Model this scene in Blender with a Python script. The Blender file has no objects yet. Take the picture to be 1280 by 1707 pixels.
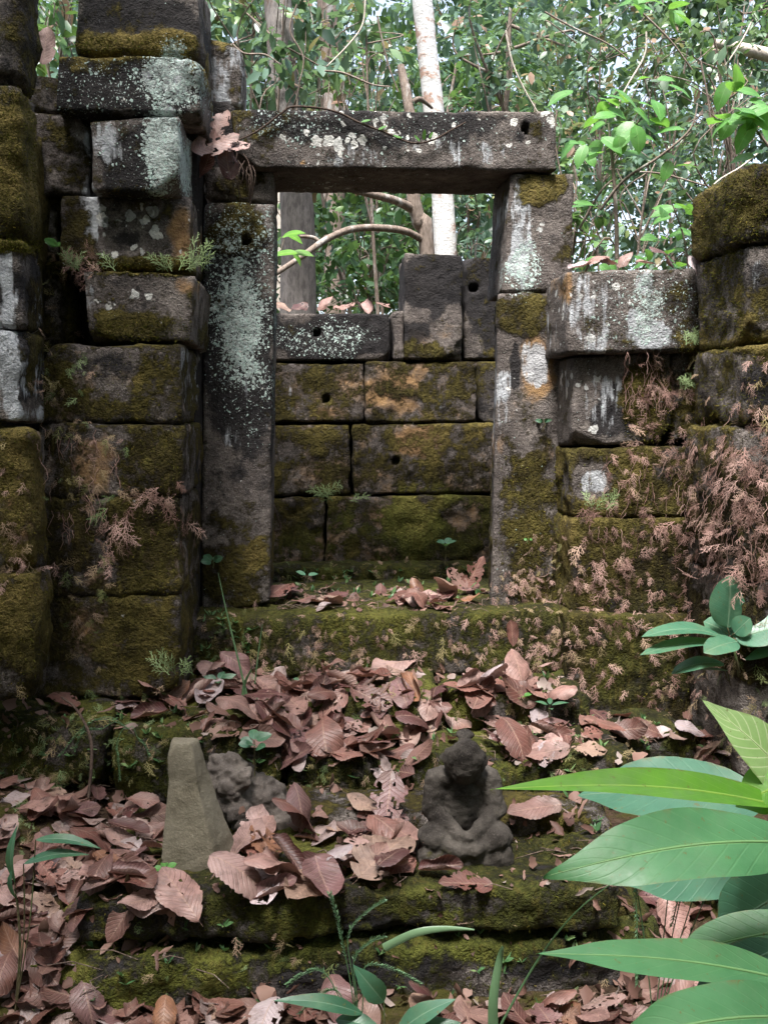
import bpy, bmesh, math, random
import numpy as np
from mathutils import Vector, Matrix, Quaternion
from mathutils.bvhtree import BVHTree

S = bpy.context.scene
COL = S.collection
RS = np.random.RandomState(7)
random.seed(7)

# ------------------------------------------------------------------ camera
CAM = Vector((0, 0, 1.3))
PITCH, YAW, FPX = math.radians(5.3), math.radians(4.2), 1660.0
cd = bpy.data.cameras.new('camera'); cam = bpy.data.objects.new('camera', cd); COL.objects.link(cam)
cd.sensor_fit = 'VERTICAL'; cd.sensor_height = 36.0; cd.lens = FPX / 1707 * 36.0
cd.clip_start = 0.02; cd.clip_end = 2000
cam.location = CAM
FWD = Vector((math.sin(YAW) * math.cos(PITCH), math.cos(YAW) * math.cos(PITCH), -math.sin(PITCH)))
cam.rotation_euler = FWD.to_track_quat('-Z', 'Y').to_euler()
S.camera = cam
RGT = FWD.cross(Vector((0, 0, 1))).normalized(); UPV = RGT.cross(FWD).normalized()

# ------------------------------------------------------------------ world, sun, exposure
SUN_EL, SUN_AZ = math.radians(68), math.radians(200)      # azimuth clockwise from +Y
w = bpy.data.worlds.new('World'); S.world = w; w.use_nodes = True
wn = w.node_tree.nodes; wl = w.node_tree.links; wn.clear()
sky = wn.new('ShaderNodeTexSky'); sky.sky_type = 'NISHITA'; sky.sun_disc = False
sky.sun_elevation = SUN_EL; sky.sun_rotation = SUN_AZ
sky.air_density = 1.0; sky.dust_density = 4.0; sky.ozone_density = 1.0
bg = wn.new('ShaderNodeBackground'); bg.inputs['Strength'].default_value = 0.10
wo = wn.new('ShaderNodeOutputWorld'); bw = wn.new('ShaderNodeHueSaturation'); bw.inputs['Saturation'].default_value = 0.7; bw.inputs['Value'].default_value = 1.0
wl.new(sky.outputs[0], bw.inputs['Color']); wl.new(bw.outputs[0], bg.inputs[0]); wl.new(bg.outputs[0], wo.inputs[0])
sl = bpy.data.lights.new('sun', 'SUN'); sl.energy = 2.3; sl.angle = math.radians(14); sl.color = (1, 0.98, 0.95)
sun = bpy.data.objects.new('sun', sl); COL.objects.link(sun)
sd = Vector((math.sin(SUN_AZ) * math.cos(SUN_EL), math.cos(SUN_AZ) * math.cos(SUN_EL), math.sin(SUN_EL)))
sun.rotation_euler = sd.to_track_quat('Z', 'Y').to_euler(); sun.location = (0, 0, 30)
S.view_settings.view_transform = 'Standard'; S.view_settings.look = 'None'
S.view_settings.exposure = 2.3; S.view_settings.gamma = 1.0; S.view_settings.use_curve_mapping = False
S.render.engine = 'CYCLES'
S.cycles.max_bounces = 4; S.cycles.diffuse_bounces = 2; S.cycles.transparent_max_bounces = 4
S.cycles.transmission_bounces = 3; S.cycles.glossy_bounces = 2
S.cycles.use_denoising = True

# ------------------------------------------------------------------ helpers
def ray(u, v):
    return (FWD + RGT * ((u - 640) / FPX) - UPV * ((v - 853.5) / FPX))
def at(u, v, Y):
    d = ray(u, v); return CAM + d * ((Y - CAM.y) / d.y)
def atz(u, v, Z):
    d = ray(u, v); return CAM + d * ((Z - CAM.z) / d.z)
def pxm(Y): return FPX / Y

def hash3(i, seed):
    i = i.astype(np.int64)
    h = (i[..., 0] * 374761393 + i[..., 1] * 668265263 + i[..., 2] * 2147483647 + seed * 974711) & 0xffffffff
    h = ((h ^ (h >> 13)) * 1274126177) & 0xffffffff
    h = ((h ^ (h >> 16)) * 2246822519) & 0xffffffff
    return ((h ^ (h >> 15)) & 0xffffff) / float(0xffffff)
def vnoise(P, scale=1.0, seed=0, octaves=1):
    P = np.asarray(P, float); out = np.zeros(P.shape[:-1]); amp = 1.0; tot = 0
    for o in range(octaves):
        q = P * scale + 17.3 * o + seed * 3.1; i = np.floor(q); f = q - i; f = f * f * (3 - 2 * f)
        r = 0
        for dx in (0, 1):
            for dy in (0, 1):
                for dz in (0, 1):
                    wgt = (f[..., 0] if dx else 1 - f[..., 0]) * (f[..., 1] if dy else 1 - f[..., 1]) * (f[..., 2] if dz else 1 - f[..., 2])
                    r = r + wgt * hash3(i + np.array([dx, dy, dz]), seed + o)
        out += amp * (r * 2 - 1); tot += amp; amp *= 0.5; scale *= 2.03
    return out / tot
def sstep(a, b, x):
    t = np.clip((x - a) / (b - a), 0, 1); return t * t * (3 - 2 * t)

def mesh_np(name, V, F, attrs=None, smooth=True):
    """V (n,3), F (m,k) constant k, or list of such arrays"""
    me = bpy.data.meshes.new(name)
    Fs = F if isinstance(F, list) else [F]
    Fs = [np.asarray(f, np.int32) for f in Fs if len(f)]
    V = np.asarray(V, np.float32)
    me.vertices.add(len(V)); me.vertices.foreach_set('co', V.ravel())
    nl = sum(f.size for f in Fs); npoly = sum(len(f) for f in Fs)
    me.loops.add(nl); me.polygons.add(npoly)
    me.loops.foreach_set('vertex_index', np.concatenate([f.ravel() for f in Fs]))
    tot = np.concatenate([np.full(len(f), f.shape[1], np.int32) for f in Fs])
    st = np.concatenate([[0], np.cumsum(tot)[:-1]]).astype(np.int32)
    me.polygons.foreach_set('loop_start', st); me.polygons.foreach_set('loop_total', tot)
    if smooth: me.polygons.foreach_set('use_smooth', np.ones(npoly, bool))
    for k, a in (attrs or {}).items():
        at_ = me.attributes.new(k, 'FLOAT', 'POINT'); at_.data.foreach_set('value', np.asarray(a, np.float32))
    me.update(); me.validate()
    return me
def tag(o, label=None, cat=None, group=None, kind=None):
    if label: o['label'] = label
    if cat: o['category'] = cat
    if group: o['group'] = group
    if kind: o['kind'] = kind
    return o
def obj(name, me, mat=None, parent=None, loc=None):
    o = bpy.data.objects.new(name, me); COL.objects.link(o)
    if mat is not None and len(me.materials) == 0: me.materials.append(mat)
    if parent is not None: o.parent = parent
    if loc is not None: o.location = loc
    return o
def thing(name, label, cat, loc=(0, 0, 0), group=None):
    o = bpy.data.objects.new(name, None); COL.objects.link(o); o.location = loc; o.empty_display_size = 0.1
    return tag(o, label, cat, group)

class Acc:
    """collects geometry (quads + tris) with one float attribute"""
    def __init__(s): s.V = []; s.Q = []; s.T = []; s.A = {}; s.n = 0
    def add(s, V, Q=None, T=None, **attrs):
        V = np.asarray(V, float).reshape(-1, 3)
        if Q is not None and len(Q): s.Q.append(np.asarray(Q) + s.n)
        if T is not None and len(T): s.T.append(np.asarray(T) + s.n)
        for k, a in attrs.items():
            s.A.setdefault(k, []).append(np.broadcast_to(np.asarray(a, float), (len(V),)))
        s.V.append(V); s.n += len(V)
    def mesh(s, name, origin=None, smooth=True):
        V = np.concatenate(s.V)
        if origin is not None: V = V - np.array(origin)
        F = []
        if s.Q: F.append(np.concatenate(s.Q))
        if s.T: F.append(np.concatenate(s.T))
        return mesh_np(name, V, F, {k: np.concatenate(a) for k, a in s.A.items()}, smooth)

def tube(pts, rad, n=6, bumps=0.0, seed=0):
    pts = np.asarray([tuple(p) for p in pts], float); m = len(pts)
    rad = np.broadcast_to(np.asarray(rad, float), (m,))
    T = np.gradient(pts, axis=0); T /= np.linalg.norm(T, axis=1)[:, None] + 1e-9
    ref = np.array([0, 0, 1.0]) if abs(T[0, 2]) < 0.9 else np.array([1.0, 0, 0])
    V = []; s = np.cross(T[0], ref)
    for i in range(m):
        s = s - T[i] * s.dot(T[i]); s /= np.linalg.norm(s) + 1e-9; b = np.cross(T[i], s)
        a = np.arange(n) * 2 * math.pi / n
        V.append(pts[i] + rad[i] * (np.cos(a)[:, None] * s + np.sin(a)[:, None] * b))
    V = np.concatenate(V)
    if bumps:
        c = np.repeat(pts, n, axis=0); V = c + (V - c) * (1 + bumps * vnoise(V, 9, seed, 2))[:, None]
    i = np.arange(m - 1)[:, None] * n; j = np.arange(n)[None, :]; j2 = (j + 1) % n
    Q = np.stack([i + j, i + j2, i + n + j2, i + n + j], -1).reshape(-1, 4)
    return V, Q
def smooth_path(P, k=6):
    P = [Vector(p) for p in P]
    if len(P) < 3: return [P[0].lerp(P[-1], i / k) for i in range(k + 1)]
    out = []
    for i in range(len(P) - 1):
        p0 = P[max(i - 1, 0)]; p1 = P[i]; p2 = P[i + 1]; p3 = P[min(i + 2, len(P) - 1)]
        for j in range(k):
            t = j / k
            out.append(0.5 * ((2 * p1) + (p2 - p0) * t + (2 * p0 - 5 * p1 + 4 * p2 - p3) * t * t + (3 * p1 - p0 - 3 * p2 + p3) * t ** 3))
    out.append(P[-1]); return out

# ------------------------------------------------------------------ materials
class NT:
    def __init__(s, name):
        s.m = bpy.data.materials.new(name); s.m.use_nodes = True
        s.t = s.m.node_tree; s.t.nodes.clear()
        s.out = s.t.nodes.new('ShaderNodeOutputMaterial')
    def n(s, typ, **kw):
        nd = s.t.nodes.new(typ)
        for k, v in kw.items(): setattr(nd, k, v)
        return nd
    def put(s, sock, v):
        if isinstance(v, bpy.types.NodeSocket): s.t.links.new(v, sock)
        elif v is not None:
            if isinstance(v, (tuple, list)) and len(v) == 3 and sock.type == 'RGBA': v = (*v, 1)
            sock.default_value = v
    def pos(s): return s.n('ShaderNodeNewGeometry').outputs['Position']
    def attr(s, name): return s.n('ShaderNodeAttribute', attribute_name=name).outputs['Fac']
    def math(s, op, a, b=None, c=None, clamp=False):
        nd = s.n('ShaderNodeMath', operation=op, use_clamp=clamp)
        s.put(nd.inputs[0], a); s.put(nd.inputs[1], b); s.put(nd.inputs[2], c)
        return nd.outputs[0]
    def mix(s, f, a, b, blend='MIX'):
        nd = s.n('ShaderNodeMix', data_type='RGBA', blend_type=blend)
        s.put(nd.inputs[0], f); s.put(nd.inputs[6], a); s.put(nd.inputs[7], b)
        return nd.outputs[2]
    def noise(s, vec, scale, detail=4, rough=0.55, dist=0.0):
        nd = s.n('ShaderNodeTexNoise'); s.put(nd.inputs['Vector'], vec)
        nd.inputs['Scale'].default_value = scale; nd.inputs['Detail'].default_value = detail
        nd.inputs['Roughness'].default_value = rough; nd.inputs['Distortion'].default_value = dist
        return nd.outputs['Fac']
    def smooth(s, a, b, x):
        nd = s.n('ShaderNodeMapRange', interpolation_type='SMOOTHSTEP')
        s.put(nd.inputs['Value'], x); s.put(nd.inputs['From Min'], a); s.put(nd.inputs['From Max'], b)
        return nd.outputs['Result']
    def vmul(s, v, xyz):
        nd = s.n('ShaderNodeVectorMath', operation='MULTIPLY'); s.put(nd.inputs[0], v); nd.inputs[1].default_value = xyz
        return nd.outputs[0]
    def ramp(s, f, stops):
        nd = s.n('ShaderNodeValToRGB'); s.put(nd.inputs[0], f); cr = nd.color_ramp
        while len(cr.elements) > 1: cr.elements.remove(cr.elements[-1])
        for i, (p, c) in enumerate(stops):
            e = cr.elements[0] if i == 0 else cr.elements.new(p)
            e.position = p; e.color = (*c, 1)
        return nd.outputs[0]
    def bump(s, h, strength, dist):
        nd = s.n('ShaderNodeBump'); s.put(nd.inputs['Height'], h)
        s.put(nd.inputs['Strength'], strength); nd.inputs['Distance'].default_value = dist
        return nd.outputs[0]
    def bsdf(s, col, rough=0.9, spec=0.2, normal=None):
        nd = s.n('ShaderNodeBsdfPrincipled'); s.put(nd.inputs['Base Color'], col); s.put(nd.inputs['Roughness'], rough)
        nd.inputs['Specular IOR Level'].default_value = spec
        if normal is not None: s.put(nd.inputs['Normal'], normal)
        return nd.outputs[0]
    def finish(s, sh): s.t.links.new(sh, s.out.inputs[0]); return s.m

def mat_stone():
    t = NT('weathered_sandstone'); p = t.pos()
    A = {k: t.attr(k) for k in ('moss', 'lich', 'white', 'dark', 'warm', 'pale', 'gold', 'green')}
    n1 = t.noise(p, 5.0, 6, 0.68, 0.0); n2 = t.noise(p, 28.0, 4, 0.68); n3 = t.noise(p, 130.0, 2, 0.6)
    nm = t.noise(p, 9.0, 7, 0.76, 0.0); nm2 = t.noise(p, 75.0, 3, 0.7)
    nS = t.noise(t.vmul(p, (40, 40, 7)), 1.0, 5, 0.6)        # vertical streaks
    base = t.ramp(n1, [(0.28, (0.040, 0.034, 0.033)), (0.45, (0.11, 0.092, 0.084)), (0.57, (0.185, 0.158, 0.142)), (0.72, (0.33, 0.285, 0.255))])
    base = t.mix(t.smooth(0.35, 0.75, n2), base, (0.072, 0.060, 0.056))
    base = t.mix(t.math('MULTIPLY', t.smooth(0.55, 0.75, n3), 0.5), base, (0.24, 0.21, 0.19))
    spk = t.noise(p, 260.0, 1, 0.5)
    base = t.mix(t.math('MULTIPLY', t.math('MULTIPLY', t.smooth(0.56, 0.66, spk), n2), 0.65), base, (0.27, 0.25, 0.235))
    base = t.mix(t.math('MULTIPLY', t.math('MULTIPLY', t.smooth(0.44, 0.34, spk), n1), 0.9), base, (0.018, 0.015, 0.015))
    # warm bare stone
    warm = t.ramp(n2, [(0.3, (0.20, 0.105, 0.045)), (0.6, (0.34, 0.20, 0.085))])
    fw = t.smooth(0.38, 0.85, t.math('ADD', A['warm'], t.math('MULTIPLY', t.math('SUBTRACT', n1, 0.5), 1.9)))
    col = t.mix(t.math('MULTIPLY', fw, 0.8), base, warm)
    # black crust
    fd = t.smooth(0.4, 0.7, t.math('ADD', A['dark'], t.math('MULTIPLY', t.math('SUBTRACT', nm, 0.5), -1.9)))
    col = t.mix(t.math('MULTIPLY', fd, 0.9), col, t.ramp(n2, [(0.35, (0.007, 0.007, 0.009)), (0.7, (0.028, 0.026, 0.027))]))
    # pale smooth grey crust with drips
    fp = t.smooth(0.46, 0.66, t.math('ADD', A['pale'], t.math('MULTIPLY', t.math('SUBTRACT', t.math('MULTIPLY', t.math('ADD', nS, n1), 0.5), 0.5), 2.4)))
    col = t.mix(t.math('MULTIPLY', fp, 0.85), col, t.ramp(n2, [(0.3, (0.27, 0.28, 0.30)), (0.7, (0.58, 0.60, 0.63))]))
    # moss
    fm = t.smooth(0.40, 0.66, t.math('ADD', A['moss'], t.math('MULTIPLY', t.math('SUBTRACT', nm, 0.5), 2.4)))
    mf_ = t.math('ADD', t.math('MULTIPLY', nm, 0.55), t.math('MULTIPLY', t.math('ADD', t.noise(p, 2.6, 3, 0.55), t.math('MULTIPLY', A['gold'], 0.36)), 0.5))
    mf_ = t.math('ADD', t.math('MULTIPLY', t.math('SUBTRACT', mf_, 0.53), 1.5), 0.53)
    mcol = t.ramp(mf_, [(0.32, (0.010, 0.008, 0.004)), (0.45, (0.026, 0.019, 0.007)), (0.56, (0.050, 0.040, 0.011)), (0.67, (0.090, 0.073, 0.02)), (0.84, (0.17, 0.128, 0.042))])
    mgr = t.ramp(mf_, [(0.32, (0.010, 0.010, 0.004)), (0.47, (0.030, 0.034, 0.009)), (0.58, (0.062, 0.072, 0.014)), (0.72, (0.12, 0.13, 0.026)), (0.86, (0.20, 0.19, 0.05))])
    mcol = t.mix(A['green'], mcol, mgr)
    mst = t.noise(t.vmul(p, (60, 60, 14)), 1.0, 3, 0.6)
    mcol = t.mix(t.math('MULTIPLY', t.smooth(0.42, 0.66, nm2), 0.5), mcol, (0.009, 0.008, 0.003))
    mcol = t.mix(t.math('MULTIPLY', t.smooth(0.5, 0.68, mst), 0.5), mcol, t.mix(n1, (0.10, 0.055, 0.02), (0.10, 0.11, 0.02)))
    col = t.mix(fm, col, mcol)
    # crusty mint lichen: many small cells that merge where the mask is high
    wob = t.n('ShaderNodeVectorMath', operation='ADD'); t.put(wob.inputs[0], p)
    nv = t.n('ShaderNodeTexNoise'); t.put(nv.inputs['Vector'], p); nv.inputs['Scale'].default_value = 45
    sc = t.n('ShaderNodeVectorMath', operation='SCALE'); t.put(sc.inputs[0], nv.outputs['Color']); sc.inputs['Scale'].default_value = 0.03
    t.put(wob.inputs[1], sc.outputs[0])
    ncr = t.noise(p, 16.0, 7, 0.75)
    fcr = t.smooth(0.60, 0.72, t.math('ADD', t.math('MULTIPLY', A['lich'], 0.62), t.math('MULTIPLY', t.math('SUBTRACT', ncr, 0.5), 1.5)))
    fcr = t.math('MULTIPLY', fcr, t.math('GREATER_THAN', A['lich'], 0.3))
    crc = t.mix(t.smooth(0.35, 0.65, n2), (0.27, 0.36, 0.345), (0.52, 0.63, 0.61))
    col = t.mix(t.math('MULTIPLY', fcr, 0.85), col, t.mix(t.math('MULTIPLY', t.smooth(0.45, 0.6, n3), 0.5), crc, (0.11, 0.125, 0.125)))
    def cells(scale, mask, k, c1, c2, colr, soft=0.10, edge=True):
        v = t.n('ShaderNodeTexVoronoi'); t.put(v.inputs['Vector'], wob.outputs[0]); v.inputs['Scale'].default_value = scale
        rnd = t.n('ShaderNodeSeparateColor'); t.put(rnd.inputs[0], v.outputs['Color'])
        r = t.math('SUBTRACT', t.math('MULTIPLY', mask, k), t.math('MULTIPLY', rnd.outputs[0], 0.62))
        r = t.math('ADD', r, t.math('MULTIPLY', t.math('SUBTRACT', n2, 0.5), 0.35))
        f = t.smooth(r, t.math('SUBTRACT', r, soft), v.outputs['Distance'])
        f = t.math('MULTIPLY', f, t.math('GREATER_THAN', mask, 0.02))
        c = t.mix(rnd.outputs[1], c1, c2)
        c = t.mix(t.math('MULTIPLY', t.smooth(0.45, 0.65, n3), 0.35), c, (0.16, 0.17, 0.16))
        return t.mix(f, colr, c), f
    col, fl = cells(85, A['lich'], 1.0, (0.40, 0.53, 0.48), (0.56, 0.66, 0.62), col)
    col, fl3 = cells(190, t.math('MULTIPLY', A['lich'], 0.9), 1.0, (0.30, 0.36, 0.34), (0.45, 0.48, 0.46), col)
    col, fl2 = cells(24, A['white'], 0.86, (0.42, 0.42, 0.41), (0.68, 0.66, 0.62), col, 0.07)
    hgt = t.math('ADD', t.math('MULTIPLY', n3, 0.35), t.math('MULTIPLY', n2, 0.8))
    hgt = t.math('ADD', hgt, t.math('MULTIPLY', fm, t.math('ADD', 0.4, t.math('MULTIPLY', nm2, 1.8))))
    hgt = t.math('ADD', hgt, t.math('MULTIPLY', fl, 0.25))
    return t.finish(t.bsdf(col, 0.92, 0.15, t.bump(t.math('ADD', hgt, t.math('MULTIPLY', spk, 0.12)), 0.9, 0.014)))

def mat_plain_stone(name, c1, c2, moss=0.0):
    t = NT(name); p = t.pos()
    n1 = t.noise(p, 9, 6, 0.6); n3 = t.noise(p, 210, 4, 0.7); n2 = t.noise(p, 55, 5, 0.65)
    col = t.mix(t.smooth(0.3, 0.7, n1), c1, c2)
    col = t.mix(t.math('MULTIPLY', t.smooth(0.5, 0.75, n3), 0.4), col, tuple(min(1, c * 1.9) for c in c2))
    col = t.mix(t.math('MULTIPLY', t.smooth(0.55, 0.8, n2), 0.5), col, tuple(c * 0.35 for c in c1))
    if moss:
        f = t.smooth(0.5, 0.62, t.math('ADD', t.math('MULTIPLY', t.noise(p, 16, 6, 0.7), 0.75), moss - 0.4))
        col = t.mix(f, col, t.mix(n2, (0.03, 0.03, 0.008), (0.11, 0.10, 0.02)))
    return t.finish(t.bsdf(col, 0.9, 0.15, t.bump(t.math('ADD', n2, t.math('MULTIPLY', n3, 0.5)), 0.7, 0.006)))

def mat_ground():
    t = NT('forest_soil'); p = t.pos()
    n1 = t.noise(p, 4, 6, 0.65); n2 = t.noise(p, 45, 6, 0.7)
    col = t.ramp(n2, [(0.3, (0.022, 0.015, 0.01)), (0.55, (0.07, 0.045, 0.03)), (0.75, (0.13, 0.085, 0.06))])
    m = t.mix(n2, (0.02, 0.022, 0.006), (0.10, 0.09, 0.022))
    col = t.mix(t.smooth(0.48, 0.6, n1), col, m)
    return t.finish(t.bsdf(col, 0.95, 0.1, t.bump(n2, 0.9, 0.03)))

def veins(t, nside, slope, wid):
    lt = t.attr('lt'); lv = t.attr('lv')                     # 0..1 along the leaf, -1..1 across it
    av = t.math('ABSOLUTE', lv)
    mid = t.smooth(0.075, 0.02, av)
    ph = t.math('FRACT', t.math('ADD', t.math('MULTIPLY', lt, nside), t.math('MULTIPLY', av, -slope)))
    d = t.math('ABSOLUTE', t.math('SUBTRACT', ph, 0.5))
    return mid, t.smooth(wid, wid * 0.2, d), lt, av

def mat_dead_leaf(name='dry_brown_leaf', stops=None):
    t = NT(name); p = t.pos()
    oi = t.n('ShaderNodeObjectInfo'); rnd = oi.outputs['Random']
    mid, side, lt, av = veins(t, 11, 2.6, 0.16)
    oc = t.n('ShaderNodeTexCoord').outputs['Object']
    n1 = t.noise(p, 22, 5, 0.65); n2 = t.noise(p, 120, 4, 0.7)
    c = oi.outputs['Color'] if stops is None else t.ramp(t.attr('rnd'), stops)
    c = t.mix(t.smooth(0.38, 0.72, n1), c, t.mix(0.72, c, (0.05, 0.024, 0.018)))
    c = t.mix(t.math('MULTIPLY', t.smooth(0.55, 0.75, t.noise(p, 9, 3, 0.6)), 0.5), c, (0.30, 0.22, 0.19))
    c = t.mix(t.math('MULTIPLY', t.smooth(0.6, 0.72, n2), 0.35), c, (0.06, 0.03, 0.025))
    c = t.mix(t.math('MULTIPLY', t.math('MULTIPLY', side, n1), 0.30), c, (0.40, 0.26, 0.20))
    c = t.mix(t.math('MULTIPLY', mid, 0.4), c, (0.36, 0.23, 0.17))
    back = t.n('ShaderNodeNewGeometry').outputs['Backfacing']
    c = t.mix(t.math('MULTIPLY', back, 0.35), c, (0.40, 0.28, 0.24))
    h = t.math('ADD', t.math('MULTIPLY', side, -0.6), t.math('MULTIPLY', n2, 0.4))
    b = t.bsdf(c, t.math('ADD', 0.34, t.math('MULTIPLY', n1, 0.3)), 0.5, t.bump(h, 0.6, 0.004))
    tr = t.n('ShaderNodeBsdfTranslucent'); t.put(tr.inputs[0], t.mix(0.5, c, (0.4, 0.12, 0.05)))
    ms = t.n('ShaderNodeMixShader'); ms.inputs[0].default_value = 0.12
    t.t.links.new(b, ms.inputs[1]); t.t.links.new(tr.outputs[0], ms.inputs[2])
    return t.finish(ms.outputs[0])

def mat_green_leaf(name, c1, c2, vein, trans=0.3, rough=0.38, nside=11, spec=0.5, lines=0.07):
    t = NT(name); p = t.pos()
    mid, side, lt, av = veins(t, nside, 2.2, 0.10)
    n1 = t.noise(p, 18, 4, 0.6)
    c = t.mix(t.smooth(0.3, 0.7, n1), c1, c2)
    c = t.mix(t.math('MULTIPLY', side, lines), c, vein)
    c = t.mix(t.math('MULTIPLY', mid, 0.75), c, vein)
    c = t.mix(t.math('MULTIPLY', t.smooth(0.63, 0.70, t.noise(p, 75, 3, 0.7)), 0.75), c, (0.13, 0.10, 0.03))
    n9 = t.noise(p, 35, 4, 0.65)
    c = t.mix(t.math('MULTIPLY', t.smooth(0.97, 1.12, t.math('ADD', t.math('MULTIPLY', av, 0.75), t.math('MULTIPLY', n9, 0.55))), 0.6), c, (0.16, 0.11, 0.04))
    c = t.mix(t.math('MULTIPLY', t.smooth(0.45, 0.8, t.noise(p, 11, 5, 0.7)), 0.45), c, (0.17, 0.23, 0.13))
    h = t.math('ADD', t.math('MULTIPLY', side, -1.0), t.math('MULTIPLY', mid, -1.5))
    b = t.bsdf(c, t.math('ADD', rough - 0.14, t.math('MULTIPLY', n9, 0.34)), spec, t.bump(t.math('ADD', h, t.math('MULTIPLY', n9, 1.2)), 0.18, 0.004))
    tr = t.n('ShaderNodeBsdfTranslucent'); t.put(tr.inputs[0], t.mix(0.45, c, (0.22, 0.42, 0.03)))
    ms = t.n('ShaderNodeMixShader'); ms.inputs[0].default_value = trans
    t.t.links.new(b, ms.inputs[1]); t.t.links.new(tr.outputs[0], ms.inputs[2])
    return t.finish(ms.outputs[0])

def mat_foliage(name, stops, trans=0.3, rough=0.35, spec=0.5):
    t = NT(name); r = t.attr('rnd')
    c = t.ramp(r, stops)
    b = t.bsdf(c, rough, spec)
    tr = t.n('ShaderNodeBsdfTranslucent'); t.put(tr.inputs[0], t.mix(0.25, c, (0.25, 0.4, 0.04)))
    ms = t.n('ShaderNodeMixShader'); ms.inputs[0].default_value = trans
    t.t.links.new(b, ms.inputs[1]); t.t.links.new(tr.outputs[0], ms.inputs[2])
    return t.finish(ms.outputs[0])

def mat_bark(name, c1, c2, c3, scale=8.0, blot=0.5, stretch=(1, 1, 0.35)):
    t = NT(name); p = t.vmul(t.pos(), stretch)
    n1 = t.noise(p, scale, 6, 0.65); n2 = t.noise(p, scale * 6, 5, 0.7)
    c = t.mix(t.smooth(0.35, 0.65, n2), c1, c2)
    c = t.mix(t.smooth(blot, blot + 0.08, n1), c, c3)
    return t.finish(t.bsdf(c, 0.85, 0.2, t.bump(t.math('ADD', n1, n2), 0.6, 0.015)))

M_STONE = mat_stone()
M_GROUND = mat_ground()
M_DEAD = mat_dead_leaf()
M_WEDGE = mat_plain_stone('brown_sandstone', (0.125, 0.108, 0.078), (0.185, 0.165, 0.125), 0.2)
M_STATUE = mat_plain_stone('worn_grey_stone', (0.018, 0.015, 0.013), (0.085, 0.074, 0.064), 0.44)
M_CARVE = mat_plain_stone('carved_grey_stone', (0.06, 0.05, 0.045), (0.15, 0.128, 0.112), 0.3)
M_BIGLEAF = mat_green_leaf('broad_green_leaf', (0.06, 0.19, 0.075), (0.085, 0.235, 0.095), (0.22, 0.38, 0.15), 0.35, 0.42)
M_LIMELEAF = mat_green_leaf('lime_green_leaf', (0.09, 0.25, 0.02), (0.13, 0.32, 0.03), (0.35, 0.52, 0.10), 0.45, 0.42)
M_BLUELEAF = mat_green_leaf('bluish_green_leaf', (0.05, 0.145, 0.085), (0.07, 0.185, 0.11), (0.20, 0.31, 0.20), 0.25, 0.38)
M_SUNLITLEAF = mat_green_leaf('painted_sunlit_leaf', (0.30, 0.48, 0.16), (0.38, 0.55, 0.22), (0.70, 0.78, 0.45), 0.5, 0.45, 14, 0.5, 0.8)  # lightened leaf colour stands in for the sun this leaf catches
M_WEED = mat_green_leaf('dark_weed_leaf', (0.025, 0.085, 0.045), (0.04, 0.12, 0.06), (0.14, 0.24, 0.15), 0.2, 0.4)
M_SAPLEAF = mat_green_leaf('fresh_sapling_leaf', (0.085, 0.24, 0.05), (0.12, 0.32, 0.075), (0.22, 0.42, 0.13), 0.45, 0.4)
M_STEM = mat_bark('green_brown_stem', (0.07, 0.06, 0.03), (0.13, 0.11, 0.06), (0.10, 0.13, 0.05), 20)
M_TWIG = mat_bark('dark_twig', (0.045, 0.028, 0.022), (0.10, 0.07, 0.055), (0.15, 0.11, 0.09), 20, 0.6)
M_GRASS = mat_foliage('grass_blade', [(0, (0.06, 0.15, 0.06)), (1, (0.16, 0.26, 0.14))], 0.2)
M_FERN = mat_foliage('dry_spikemoss', [(0, (0.16, 0.09, 0.075)), (0.12, (0.28, 0.165, 0.14)), (0.25, (0.38, 0.235, 0.20)), (0.4, (0.46, 0.30, 0.26)), (0.6, (0.38, 0.27, 0.18)), (0.72, (0.31, 0.26, 0.12)), (0.85, (0.12, 0.17, 0.065)), (1, (0.26, 0.34, 0.17))], 0.15, 0.8, 0.1)
M_MOSSF = mat_foliage('moss_fibre', [(0, (0.03, 0.026, 0.006)), (0.5, (0.085, 0.07, 0.013)), (0.8, (0.11, 0.12, 0.02)), (1, (0.20, 0.15, 0.03))], 0.2, 0.9, 0.05)

# ------------------------------------------------------------------ stone blocks
SOLIDS = []                                                   # (verts world, quads) for ray casting
LAYERS = ('moss', 'lich', 'white', 'dark', 'warm', 'pale', 'gold', 'green')
PAINT = {}
def paint(wall, *rows):
    PAINT.setdefault(wall, []).extend(rows)

def hexa_grid(dims, res):
    nd = [max(2, int(round(d / r))) for d, r in zip(dims, res)]
    idx = {}; V = []; Q = []
    key = {}
    def vid(i, j, k):
        q = (i, j, k)
        if q not in key: key[q] = len(V); V.append(q)
        return key[q]
    nx, ny, nz = nd
    for i in range(nx):
        for k in range(nz):
            Q.append((vid(i, 0, k), vid(i + 1, 0, k), vid(i + 1, 0, k + 1), vid(i, 0, k + 1)))
            Q.append((vid(i, ny, k), vid(i, ny, k + 1), vid(i + 1, ny, k + 1), vid(i + 1, ny, k)))
    for i in range(nx):
        for j in range(ny):
            Q.append((vid(i, j, 0), vid(i, j + 1, 0), vid(i + 1, j + 1, 0), vid(i + 1, j, 0)))
            Q.append((vid(i, j, nz), vid(i + 1, j, nz), vid(i + 1, j + 1, nz), vid(i, j + 1, nz)))
    for j in range(ny):
        for k in range(nz):
            Q.append((vid(0, j, k), vid(0, j, k + 1), vid(0, j + 1, k + 1), vid(0, j + 1, k)))
            Q.append((vid(nx, j, k), vid(nx, j + 1, k), vid(nx, j + 1, k + 1), vid(nx, j, k + 1)))
    P = np.array(V, float) / np.array(nd) * 2 - 1
    return P, np.array(Q, np.int32)

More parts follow.
